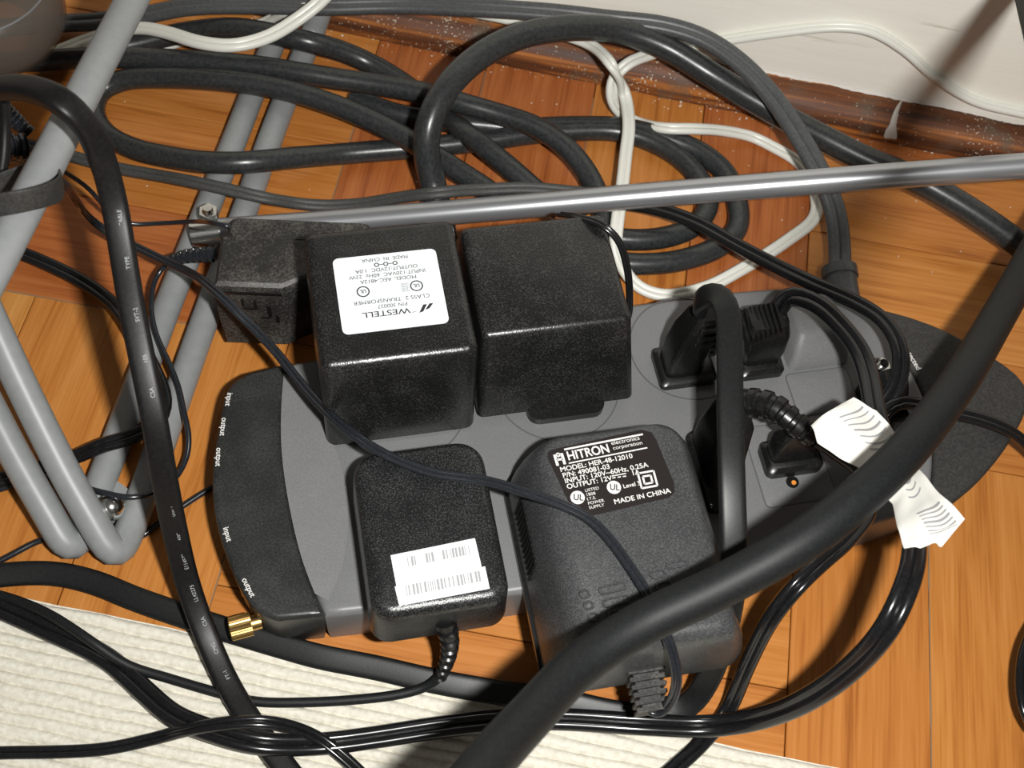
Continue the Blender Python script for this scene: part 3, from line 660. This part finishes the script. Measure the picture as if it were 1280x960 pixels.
cord('cord', [L3(5.7, 3.5, 6.3)] + trace((872, 378, 7.6), (888, 368, 8.6), (902, 371, 9.2), (910, 392, 9.3), (912, 450, 9.2), (913, 530, 8.9), (915, 610, 8.4), (917, 690, 7.4), (914, 745, 6.2), (904, 795, 4.4), (886, 846, 2.2), (862, 880, 1.0), (825, 894, .62), (780, 893, .58), (735, 884, .58), (702, 876, .58), (635, 867, .45), (551, 853, .42), (467, 834, .4), (400, 821, .4), (353, 808, .38), (286, 788, .36), (228, 769, .36), (168, 748, .36), (118, 728, .36), (67, 717, .36), (0, 719, .36), (-60, 730, .36)), flat(.95, .42), 'matte', t, ref=V((0, -.35, 1)).normalized())
# B: ribbed angled plug and the tagged cord
t = empty('plug_lead', L3(8.4, 3.0, 3.02), DA)
tag(t, 'glossy black ridged cord with a crumpled white paper tag, crossing onto the rug', 'power cord')
MB().loft([rr(-.9, 1.05, -1.1, .9, .25, 0), rr(-.9, 1.05, -1.1, .9, .25, .35), rr(-.75, .9, -.95, .75, .25, .5)]).build('plug_flange', 'plug', t)
MB().loft([rr(-.7, .85, -.7, .6, .2, .4), rr(-.85, .95, -.65, .75, .2, 1.2), rr(-1.0, 1.0, -.5, 1.0, .3, 2.1), rr(-.7, .9, -.2, 1.0, .3, 2.6)]).build('plug_body', 'plug', t)
mb = MB()
for k in range(8):
    f = k / 7; x = -1.0 + .2 * k
    mb.loft([[(x, -.55 + .1 * f, 2.0 + .55 * f), (x + .09, -.55 + .1 * f, 2.0 + .55 * f), (x + .09, 1.05, 2.0 + .4 * f), (x, 1.05, 2.0 + .4 * f)], [(x, -.45 + .1 * f, 2.35 + .4 * f), (x + .09, -.45 + .1 * f, 2.35 + .4 * f), (x + .09, .9, 2.55 + .3 * f), (x, .9, 2.55 + .3 * f)]])
mb.build('strain_relief', 'plug', t, smooth=False)
tagcord = [L3(8.9, 3.6, 5.3)] + trace((985, 370, 6.0), (1020, 379, 6.6), (1053, 409, 6.9), (1076, 440, 7.1), (1087, 475, 7.3), (1094, 515, 7.6), (1106, 555, 7.8), (1124, 605, 8.2), (1140, 655, 9.0), (1143, 690, 9.7), (1135, 728, 10.1), (1111, 781, 9.6), (1070, 830, 7.8), (1010, 874, 5.4), (950, 898, 2.8), (905, 906, 1.7), (875, 908, 1.4), (800, 905, 1.3), (702, 899, 1.0), (635, 900, .85), (551, 909, .7), (467, 922, .65), (400, 930, .75), (322, 929, 1.3), (269, 915, 1.3), (218, 895, .9), (185, 868, .65), (134, 823, .6), (67, 790, .55), (0, 760, .5), (-60, 735, .5))
cord('cord', tagcord, lobes(2, .225), 'gloss', t)
st = [((1014, 532), (1067, 497), 8.1), ((1022, 553), (1096, 512), 8.3), ((1050, 572), (1121, 546), 8.6), ((1083, 592), (1140, 577), 8.9), ((1116, 630), (1153, 593), 9.6), ((1122, 660), (1180, 620), 10.5), ((1131, 684), (1206, 649), 11.0), ((1150, 686), (1178, 682), 11.1)]
def tagS(u, v):
    v = max(0, min(v, len(st) - 1.0001)); i = int(v); f = v - i
    (l0, r0, z0), (l1, r1, z1) = st[i], st[i + 1]
    lx = l0[0] + (l1[0] - l0[0]) * f; ly = l0[1] + (l1[1] - l0[1]) * f; rx = r0[0] + (r1[0] - r0[0]) * f; ry = r0[1] + (r1[1] - r0[1]) * f; z = z0 + (z1 - z0) * f
    bul = .42 * math.sin(math.pi * min(1, u * 1.15)) ** 1.0 + .09 * math.sin(9 * u + 3 * v) + .06 * math.sin(5 * v)
    q = px(lx + (rx - lx) * u, ly + (ry - ly) * u, z); return q + V((0, .2, .45)) * bul * .9
NU, NV = 12, 42; mb = MB(); vs = []
nrm = V((.1, -.4, .9)).normalized()
for sgn in (0, 1):
    for j in range(NV + 1):
        for i in range(NU + 1): vs.append(tagS(i / NU, j / NV * (len(st) - 1)) - nrm * (.03 * sgn))
fs = []; K = (NU + 1) * (NV + 1)
for j in range(NV):
    for i in range(NU):
        a = j * (NU + 1) + i; fs.append((a, a + 1, a + NU + 2, a + NU + 1)); fs.append((K + a, K + a + NU + 1, K + a + NU + 2, K + a + 1))
for j in range(NV):
    for i in (0, NU): a = j * (NU + 1) + i; fs.append((a, a + NU + 1, K + a + NU + 1, K + a))
for i in range(NU):
    for j in (0, NV): a = j * (NU + 1) + i; fs.append((a, a + 1, K + a + 1, K + a))
tg = mb.add(vs, fs).build('paper_tag', 'tagpaper', t, world=True); tag(tg, 'crumpled white paper tag')
mb = MB()
for (v0, n_, dv, u0, u1) in ((.55, 7, .27, .45, .93), (3.75, 3, .28, .35, .7), (5.05, 7, .17, .36, .88)):
    for k in range(n_):
        v = v0 + k * dv; m_ = 8; w = .03 if k % 3 else .045; vs = []
        for i in range(m_ + 1):
            u = u0 + (u1 - u0) * i / m_; bow = .14 * math.sin(math.pi * i / m_)
            vs += [tagS(u, v + bow - w) + nrm * .03, tagS(u, v + bow + w) + nrm * .03]
        mb.add(vs, [(2 * i, 2 * i + 2, 2 * i + 3, 2 * i + 1) for i in range(m_)])
mb.build('print', 'greyink', tg, world=True)
# D: wide black plug and glossy zip cord
t = empty('plug_lead', L3(5.4, -1.8, 3.02), DA)
tag(t, 'glossy black zip cord from a wide ribbed plug, running down past the tagged cord', 'power cord')
MB().loft([rr(-1.0, .75, -1.95, 1.6, .5, 0), rr(-1.0, .75, -1.95, 1.6, .5, .35), rr(-.85, .6, -1.8, 1.45, .45, .5)]).build('plug_flange', 'plug', t)
MB().loft([rr(-.8, .7, -1.2, 1.5, .4, .4), rr(-.6, .9, -.5, 1.8, .4, 1.4), rr(-.2, 1.2, .2, 2.0, .4, 2.2), rr(.1, 1.1, .5, 1.9, .3, 2.5)]).build('plug_body', 'plug', t)
mb = MB(); bend_relief(mb, [L3(5.8, -.3, 5.0), L3(6.6, -.3, 5.4)] + trace((965, 508, 5.9), (995, 530, 5.9), (1020, 548, 5.6)), .62, .42, 8, .18, 1.1); mb.build('strain_relief', 'plug', t, world=True)
cord('cord', trace((1005, 537, 5.7), (1040, 562, 5.3), (1078, 592, 4.6), (1088, 630, 4.8), (1062, 672, 5.6), (1025, 705, 6.2), (997, 732, 6.1), (965, 772, 5.0), (935, 830, 2.6), (909, 889, .55), (875, 931, .5), (841, 962, .55), (800, 1000, .5)), lobes(2, .175), 'gloss', t)
# C: small plug on the indicator plate
t = empty('wall_plug', L3(8.5, -1.9, 3.06), DA)
tag(t, 'small glossy black plug pressed in above the amber indicator', 'plug')
MB().loft([rr(-1.2, 1.2, -.75, .75, .3, 0), rr(-1.2, 1.2, -.75, .75, .3, .4), rr(-1.05, 1.05, -.6, .6, .3, .55)]).build('plug_flange', 'plug', t)
MB().loft([rr(-1.0, 1.0, -.35, .6, .25, .5), rr(-.95, .95, -.2, .7, .25, 1.4), rr(-.6, .6, 0, .6, .2, 1.9)]).build('plug_body', 'plug', t)
cord('cord', [L3(8.6, -1.55, 4.7), L3(9.3, -1.3, 5.0), L3(10.3, -1.5, 4.6), L3(11.0, -2.4, 3.7), L3(11.2, -3.8, 3.3)], circ(.2), 'gloss', t)
# E: zip cord that comes from the left behind the transformers
t = empty('plug_lead', L3(13.2, .2, 3.02), DA)
tag(t, 'glossy black zip cord curving from under the silver tube to the right-hand plug', 'power cord')
MB().loft([rr(-.9, .9, -.8, .8, .3, 0), rr(-.9, .9, -.8, .8, .3, .35), rr(-.7, .7, -.6, .6, .3, 1.3), rr(-.45, .45, -.4, .4, .2, 2.0)]).build('plug_body', 'plug', t)
mb = MB(); c0 = L3(13.2, 1.35, 3.9); mb.rod(c0 - V((0, .1, .3)), c0 + V((.1, -.1, .35)), .34, 14); mb.rod(c0 + V((.1, -.1, .35)), c0 + V((.12, -.12, .5)), .2, 12); mb.build('chrome_screw', 'chrome', t, world=True)
cord('cord', trace((1105, 505, 4.6), (1118, 488, 4.9), (1127, 455, 5.2), (1121, 425, 5.2), (1102, 398, 5.0), (1068, 377, 4.6), (1022, 357, 4.2), (960, 327, 3.3), (920, 306, 2.8), (872, 279, 2.4), (825, 262, 1.8), (770, 254, 1.2), (720, 262, 1.0)), lobes(2, .2), 'gloss', t)
# F: lead leaving to the right
t = empty('plug_lead', L3(13.0, -1.2, 3.02), DA)
tag(t, 'thin black lead leaving the right end of the surge protector, looping off frame', 'power cord')
MB().loft([rr(-.6, .6, -.6, .6, .3, 0), rr(-.6, .6, -.6, .6, .3, .6), rr(-.4, .4, -.4, .4, .2, 1.5)]).build('plug_body', 'plug', t)
cord('cord', trace((1098, 530, 4.4), (1108, 512, 4.9), (1126, 503, 4.9), (1150, 506, 4.5), (1185, 515, 4.1), (1215, 521, 3.8), (1250, 533, 3.4), (1280, 552, 2.6), (1318, 600, 1.6), (1328, 680, 1.5), (1308, 760, 1.9), (1284, 810, 2.0), (1278, 850, 2.0), (1284, 892, 2.0), (1310, 930, 1.4)), lobes(2, .16), 'gloss', t)

# ------------------------------------------------------------------ loose cables
def cable(name, pts, prof, mat, label, cat='cable', **k):
    o = cord(name, pts, prof, mat, None, **k); tag(o, label, cat); return o
TH = circ(.52, 18)
t = empty('cable_coil', px(450, 140, 0))
tag(t, 'thick black cable coiled in long loops on the floor before the moulding', 'cable')
cord('strand', trace((-30, 80, .6), (50, 76, .7), (100, 73, .9), (150, 72, 1.3), (220, 75, 1.7), (280, 79, 1.85), (330, 84, 1.9), (380, 92, 1.9), (430, 100, 1.8), (480, 107, 1.8), (540, 118, 1.9), (580, 130, 1.9), (625, 143, 1.8), (669, 158, 1.8), (705, 182, 1.6), (730, 210, 1.3), (748, 245, 1.0), (757, 290, .8), (750, 330, .6)), TH, 'thick', t)
cord('strand', trace((640, 262, 1.2), (610, 238, 1.5), (570, 212, 1.6), (530, 186, 1.65), (490, 163, 1.6), (450, 144, 1.7), (400, 125, 1.8), (355, 112, 1.9), (310, 104, 1.9), (260, 99, 1.8), (200, 97, 1.3), (155, 100, .9), (126, 113, .6), (117, 138, .55), (130, 165, .55), (165, 185, .8), (210, 196, 1.3), (260, 203, 1.8), (310, 203, 1.85), (360, 198, 1.4), (420, 193, .7), (470, 189, .55), (520, 185, .55), (570, 180, .55), (615, 175, .55), (660, 168, .55), (710, 164, .55), (770, 164, .55), (810, 175, .55), (848, 196, .55), (876, 226, .55), (886, 255, .55), (872, 280, .55), (840, 295, .55), (800, 300, .55), (760, 297, .55), (720, 290, .55)), TH, 'thick', t)
cord('strand', trace((120, 64, .6), (168, 55, .6), (235, 40, 1.0), (292, 35, 1.8), (340, 42, 2.1), (385, 52, 2.1), (425, 63, 1.4), (460, 78, .8), (497, 99, .6), (535, 127, .6), (558, 147, .8), (585, 168, 1.5), (608, 186, 1.65), (640, 212, 1.5), (672, 240, 1.2), (700, 262, 1.0)), TH, 'thick', t)
cord('strand', trace((440, 122, .55), (490, 141, .55), (540, 150, .55), (600, 156, .55), (650, 160, .55), (720, 158, .55), (780, 160, .55), (830, 172, .6), (875, 190, .6), (908, 218, .6), (922, 255, .6), (922, 285, .6), (900, 308, .6), (850, 326, .6), (790, 330, .6), (740, 322, .6)), TH, 'thick', t)
cable('cable', trace((556, 300, .8), (549, 265, 1.2), (541, 228, 1.9), (533, 190, 3.2), (536, 155, 4.2), (555, 115, 4.9), (592, 76, 5.2), (645, 47, 5.3), (710, 35, 5.0), (770, 38, 4.4), (830, 58, 3.9), (885, 91, 3.4), (935, 121, 2.8), (985, 149, 2.4), (1035, 175, 2.4), (1085, 200, 2.4), (1140, 222, 2.5), (1195, 252, 2.3), (1250, 288, 1.9), (1300, 325, 1.4)), circ(.62, 20), 'thick', 'thick glossy black cable rising in a tall arch against the wall moulding')
cable('cable', trace((1440, 40, 2.5), (1400, 120, 3.2), (1352, 210, 4.2), (1300, 302, 5.6), (1248, 395, 7.6), (1190, 490, 9.9), (1110, 588, 11.6), (1010, 671, 11.7), (905, 731, 10.9), (800, 781, 10.2), (725, 831, 10.4), (665, 893, 11.5), (600, 965, 13.4), (540, 1040, 15), (480, 1110, 16)), circ(.69, 22), 'strap', 'thick matte black cable sweeping across the foreground, nearest the camera')
c11 = trace((-60, 130, 13), (-20, 114, 14.3), (15, 109, 15.2), (50, 114, 15.8), (82, 130, 16), (110, 160, 15), (130, 205, 13.6), (144, 260, 12.2), (154, 320, 11.2), (165, 385, 10.4), (180, 460, 9.4), (194, 530, 8.2), (206, 600, 6.4), (219, 665, 4.3), (235, 730, 2.4), (258, 795, 1.2), (285, 855, .8), (312, 900, .8), (345, 945, .8), (380, 990, .8), (420, 1040, .8))
o = cable('cable', c11, flat(.9, .6), 'black', 'black cable with faint white lettering dropping over the grey tube onto the rug')
sp_ = spline(c11)
def cable_text(body, frac, size):
    i = int(frac * (len(sp_) - 1)); p = sp_[i]; d = (sp_[min(i + 3, len(sp_) - 1)] - sp_[max(i - 3, 0)]).normalized()
    up_ = (CAM - p).normalized(); up_ = (up_ - d * up_.dot(d)).normalized(); sd = up_.cross(d)
    vs, fs = text_verts(body, size, 'CENTER', .0)
    m2 = MB().add([p + up_ * .32 - d * v.x - sd * (v.y - size * .35) + sd * .1 - o.location / S for v in vs], fs)
    m2.build('lettering', 'dimink', o, smooth=False)
for s_, f in (('CABLE', .30), ('TYPE', .345), ('SVT-2', .40), ('105', .44), ('CSA', .475), ('VW-1', .60), ('60C', .635), ('E114572', .675), ('LL42275', .715), ('CSA', .752), ('CMG', .785), ('FT-1', .815)):
    cable_text(s_, f, .2)
cable('cable', trace((790, 248, 1.4), (720, 240, 1.9), (660, 235, 2.1), (600, 237, 2.2), (545, 241, 2.6), (500, 247, 1.7), (450, 255, .8), (400, 257, .5), (370, 254, .7), (330, 247, 1.5), (290, 238, 1.62), (235, 226, 1.5), (190, 218, .9), (150, 211, .7), (110, 201, .5), (70, 190, .5), (20, 178, .5), (-30, 170, .5)), lobes(2, .17), 'dusty', 'dusty flat black zip cord lying over the floor tubes and coil behind the transformers')
cable('cable', trace((-60, 945, .5), (0, 941, .48), (70, 940, .48), (134, 936, .48), (202, 921, .6), (240, 911, 1.5), (276, 905, 2.0), (302, 902, 2.05), (330, 902, 2.0), (356, 906, 1.7), (396, 921, 1.0), (430, 947, .7), (470, 985, .55)), lobes(2, .13), 'gloss', 'thin glossy black zip cord wriggling over the rug at the bottom left')
cable('cable', trace((-40, 190, 6), (0, 195, 6.5), (50, 200, 6.5), (84, 217, 5), (112, 237, 3.6), (136, 264, 2.4), (160, 279, 1.8), (200, 279, 1.7), (240, 277, 2.6), (268, 279, 4.9), (280, 281, 5.1), (290, 285, 4.9), (296, 289, 4.6)), circ(.1), 'thin', 'very thin black wire reaching over the bolt to the dusty brick', step=.2)
cable('cable', trace((-30, 305, .5), (10, 311, .45), (66, 333, .4), (103, 352, .4), (131, 371, .6), (155, 396, 1.2), (178, 435, 1.5), (197, 473, 1.6), (206, 500, 1.6), (198, 527, 1.6), (165, 546, 1.6), (130, 556, 1.5), (92, 572, .8), (50, 585, .4), (0, 600, .4), (-40, 612, .4)), lobes(2, .18), 'gloss', 'black zip cord curling on the floor beneath the bent grey tubes')
cable('cable', trace((-40, 720, .2), (0, 701, .2), (25, 688, .2), (52, 675, .18), (110, 676, .16), (172, 673, .16), (196, 656, .16), (222, 637, .18), (262, 611, .18), (300, 590, .18), (330, 570, .16)), circ(.125), 'thin', 'thin black wire on the floor disappearing under the surge protector', step=.2)
# white telephone cords
wl = [pwall(1330, 152, .2), pwall(1280, 141, .2), pwall(1220, 126, .2), pwall(1170, 97, .2), pwall(1130, 62, .2), pwall(1090, 39, .2), pwall(1050, 33, .2), pwall(960, 42, .25), pwall(890, 53, .3)]
wl += trace((845, 60, 2.6), (810, 69, 2.9), (784, 80, 3.0), (768, 97, 2.4), (765, 120, 1.6), (772, 138, .8), (790, 150, .3), (830, 160, 1.2), (868, 161, 1.25), (900, 163, .8), (940, 171, .3), (965, 183, .25), (1000, 205, .25), (1020, 245, .25), (1018, 272, .25), (985, 300, .3), (930, 335, .3), (880, 360, .3), (830, 369, .3), (798, 358, .4), (779, 335, .9), (770, 305, 1.6), (772, 275, 1.9), (777, 240, 1.8), (782, 195, 1.7), (786, 155, 1.7), (781, 118, 1.8), (765, 82, 3.6), (740, 57, 3.2), (700, 42, 3.0), (640, 25, 2.9), (578, 13, 2.8), (500, 3, 2.6), (420, -6, 2.3))
cable('telephone_cord', wl, lobes(2, .172), 'white', 'white flat cord hung along the wall, looped on itself and over the coil', 'cord', step=.2)
cable('telephone_cord', trace((60, 70, .4), (110, 50, .6), (150, 38, 1.2), (178, 35, 1.8), (210, 41, 2.4), (250, 53, 3.0), (290, 57, 3.2), (335, 46, 3.2), (372, 24, 3.4), (398, 4, 3.9), (420, -20, 4.2)), lobes(2, .2), 'white', 'white flat cord sagging above the coil beside the grey tube', 'cord')
cable('telephone_cord', trace((185, 66, .3), (205, 57, .25), (230, 50, .25), (280, 42, .3), (320, 33, .6), (345, 21, 1.6), (366, 11, 2.6), (390, -4, 3.0)), lobes(2, .19), 'white', 'short white cord stretch behind the sagging one, dipping under the coil', 'cord')

# ------------------------------------------------------------------ tubular metal stand
st_ = empty('metal_stand', px(150, 690, 0))
tag(st_, 'grey tubular metal stand with bent legs and a silver cross tube', 'metal stand')
TU = circ(.6, 20)
cord('leg', trace((412, -22, 3.2), (400, 14, 2.0), (392, 38, .95), (380, 67, .66), (343, 160, .62), (304, 269, .62), (250, 417, .62), (210, 530, .62), (175, 628, .62), (160, 668, .62), (152, 686, .75), (141, 690, 1.0), (130, 676, 1.3), (112, 645, 1.9), (82, 592, 2.8), (26, 480, 4.8), (-20, 380, 6.6), (-70, 270, 8.6)), TU, 'tube', st_, ref=V((.5, 0, 1)))
cord('leg', trace((356, 10, 1.6), (349, 34, .95), (340, 58, .66), (316, 116, .62), (299, 160, .62), (236, 318, .62), (215, 369, .62), (175, 475, .62), (133, 585, .62), (110, 645, .62), (99, 672, .65), (92, 682, .9), (82, 678, 1.1), (62, 645, 1.7), (17, 566, 3.0), (-20, 495, 4.2), (-70, 400, 6.0)), TU, 'tube', st_, ref=V((.5, 0, 1)))
cord('upper_tube', trace((196, -60, 11.4), (163, 4, 12.0), (110, 105, 12.8), (54, 214, 13.4), (0, 318, 14), (-50, 410, 14.5)), circ(.6, 22), 'tube', st_)
cord('cross_tube', trace((262, 289, 1.6), (400, 279, 1.9), (640, 259, 3.4), (860, 240, 5.0), (1100, 221, 6.8), (1300, 206, 8.2), (1420, 196, 9.2)), circ(.56, 22), 'silver', st_)
mb = MB(); b0 = px(262, 272, 1.9); mb.rod(b0 + V((0, 0, -.6)), b0 + V((0, 0, .5)), .42, 6); mb.rod(b0 + V((0, 0, .5)), b0 + V((0, 0, .72)), .28, 14, .2); mb.build('bolt', 'chrome', st_, world=True)
mb = MB(); mb.rod(px(240, 294, 1.5), px(276, 289, 1.6), .62, 18); mb.build('tube_collar', 'chrome', st_, world=True)
mb = MB(); c = px(139, 634, 1.5); n = 16
mb.loft([[c + V((math.cos(2 * math.pi * k / n) * .55 * math.cos(q), math.sin(2 * math.pi * k / n) * .55 * math.cos(q), .55 * math.sin(q))) for k in range(n)] for q in [math.radians(x) for x in (-60, -35, -10, 15, 35, 55, 70, 82)]])
mb.build('acorn_nut', 'chrome', st_, world=True)
mb = MB(); q0, q1 = px(112, 660, .5), px(160, 612, .5); d = (q1 - q0).normalized(); s_ = V((-d.y, d.x, 0)) * .55
mb.loft([[q0 - s_ + V((0, 0, z)), q1 - s_ + V((0, 0, z)), q1 + s_ + V((0, 0, z)), q0 + s_ + V((0, 0, z))] for z in (-.1, .1)]); mb.build('joining_plate', 'tube', st_, world=True, smooth=False)
# hook-and-loop strap round the upper tube
pc = px(40, 240, 13.3)
pts = trace((-40, 262, 14.6), (0, 256, 14.9), (36, 250, 15.0), (62, 243, 14.6), (76, 234, 13.8), (74, 222, 12.9), (60, 214, 12.2), (38, 216, 12.0), (10, 226, 12.2), (-30, 240, 12.4))
cable('strap', pts, flat(.12, .85), 'wing', 'dusty black fabric strap wrapped around the raised grey tube', 'strap', ref=V((0, .25, 1)).normalized())
# ribbed connectors at the left edge
for (p0, p1, lab, r) in (((-30, 186, 9), (32, 182, 8.4), 'ribbed black connector behind the raised grey tube at left edge, lower of two', .62), ((4, 138, 8.5), (36, 166, 7.6), 'small ribbed black connector at left edge under the arching cable, upper of two', .42)):
    mb = MB(); a, b = px(*p0), px(*p1); bend_relief(mb, [a, a.lerp(b, .35), a.lerp(b, .7), b], r, r * .8, 7, .22)
    o = mb.build('connector', 'thin'); tag(o, lab, 'connector', 'ribbed connectors at the left edge')
cable('cable', trace((-8, 90, 12.5), (4, 120, 12), (6, 160, 11.6), (4, 200, 11), (-6, 245, 10.4), (-30, 300, 9)), circ(.22), 'black', 'short black lead hanging down the very left edge before the connectors')

# ------------------------------------------------------------------ smoky plastic tub at the top left
c = px(-22, 18, 3.6)
mb = MB(); n = 40
prof = [(2.2, 2.35), (2.9, 2.45), (3.5, 2.8), (3.75, 3.4), (3.8, 4.2), (3.72, 5.0), (3.4, 5.6), (2.6, 5.95), (1.5, 6.1), (.05, 6.15)]
inn = [(max(r - .12, .02), z - (.1 if z > 4 else -.1)) for r, z in prof]
rings = [[(c.x + r * math.cos(2 * math.pi * k / n), c.y + r * math.sin(2 * math.pi * k / n), z) for k in range(n)] for r, z in prof]
ri = [[(c.x + r * math.cos(2 * math.pi * k / n), c.y + r * math.sin(2 * math.pi * k / n), z) for k in range(n)] for r, z in reversed(inn)]
mb.loft(rings + ri, False, False, closed=True)
tub = mb.build('plastic_tub', 'smoky'); tag(tub, 'smoky translucent round plastic tub on the cables, top left corner', 'tub')

# rings moulded round the tub
for (r, z) in ((3.45, 5.62), (2.3, 6.04)):
    ringp = [V((c.x + r * math.cos(2 * math.pi * k / 48), c.y + r * math.sin(2 * math.pi * k / 48), z)) for k in range(49)]
    m2 = MB().sweep(ringp, circ(.06, 6)); m2.v = [q - tub.location / S for q in m2.v]; m2.build('moulded_ring', 'panel', tub)
# dark pole leaning in at the top right
def cpt(X, Y, D): return CAM + RT * X + UP * Y + FW * D
a, b = cpt(20.5, 15.7, 47.8), cpt(8.95, 2.0, 18.0)
d = (b - a).normalized(); a2 = a - d * ((wall_y(a.x) - .75 - a.y) / -d.y if d.y < 0 else 0); 
pole = MB().rod(a2, b + d * 1.5, .5, 20).build('wooden_pole', 'pole'); tag(pole, 'dark brown round wooden pole leaning on the wall at the top right corner', 'pole')
# flecks of plaster and dust on the floor along the moulding
mb = MB(); rd = random.Random(5)
for k in range(260):
    x = rd.uniform(-24, 24); y = wall_y(x) - R - abs(rd.gauss(0, 1)) * (.35 if k < 150 else 5); r = rd.uniform(.015, .05) * (1.6 if k % 9 == 0 else 1)
    if y < -12: continue
    n_ = 5; ph = rd.random() * 6
    base = [(x + r * math.cos(ph + 2 * math.pi * j / n_) * rd.uniform(.6, 1.3), y + r * math.sin(ph + 2 * math.pi * j / n_), .014) for j in range(n_)]
    mb.add(base + [(x, y, .014 + r * .8)], [(j, (j + 1) % n_, n_) for j in range(n_)])
o = mb.build('floor_dust', 'fleck', fl_o, world=True, smooth=False); o['kind'] = 'stuff'
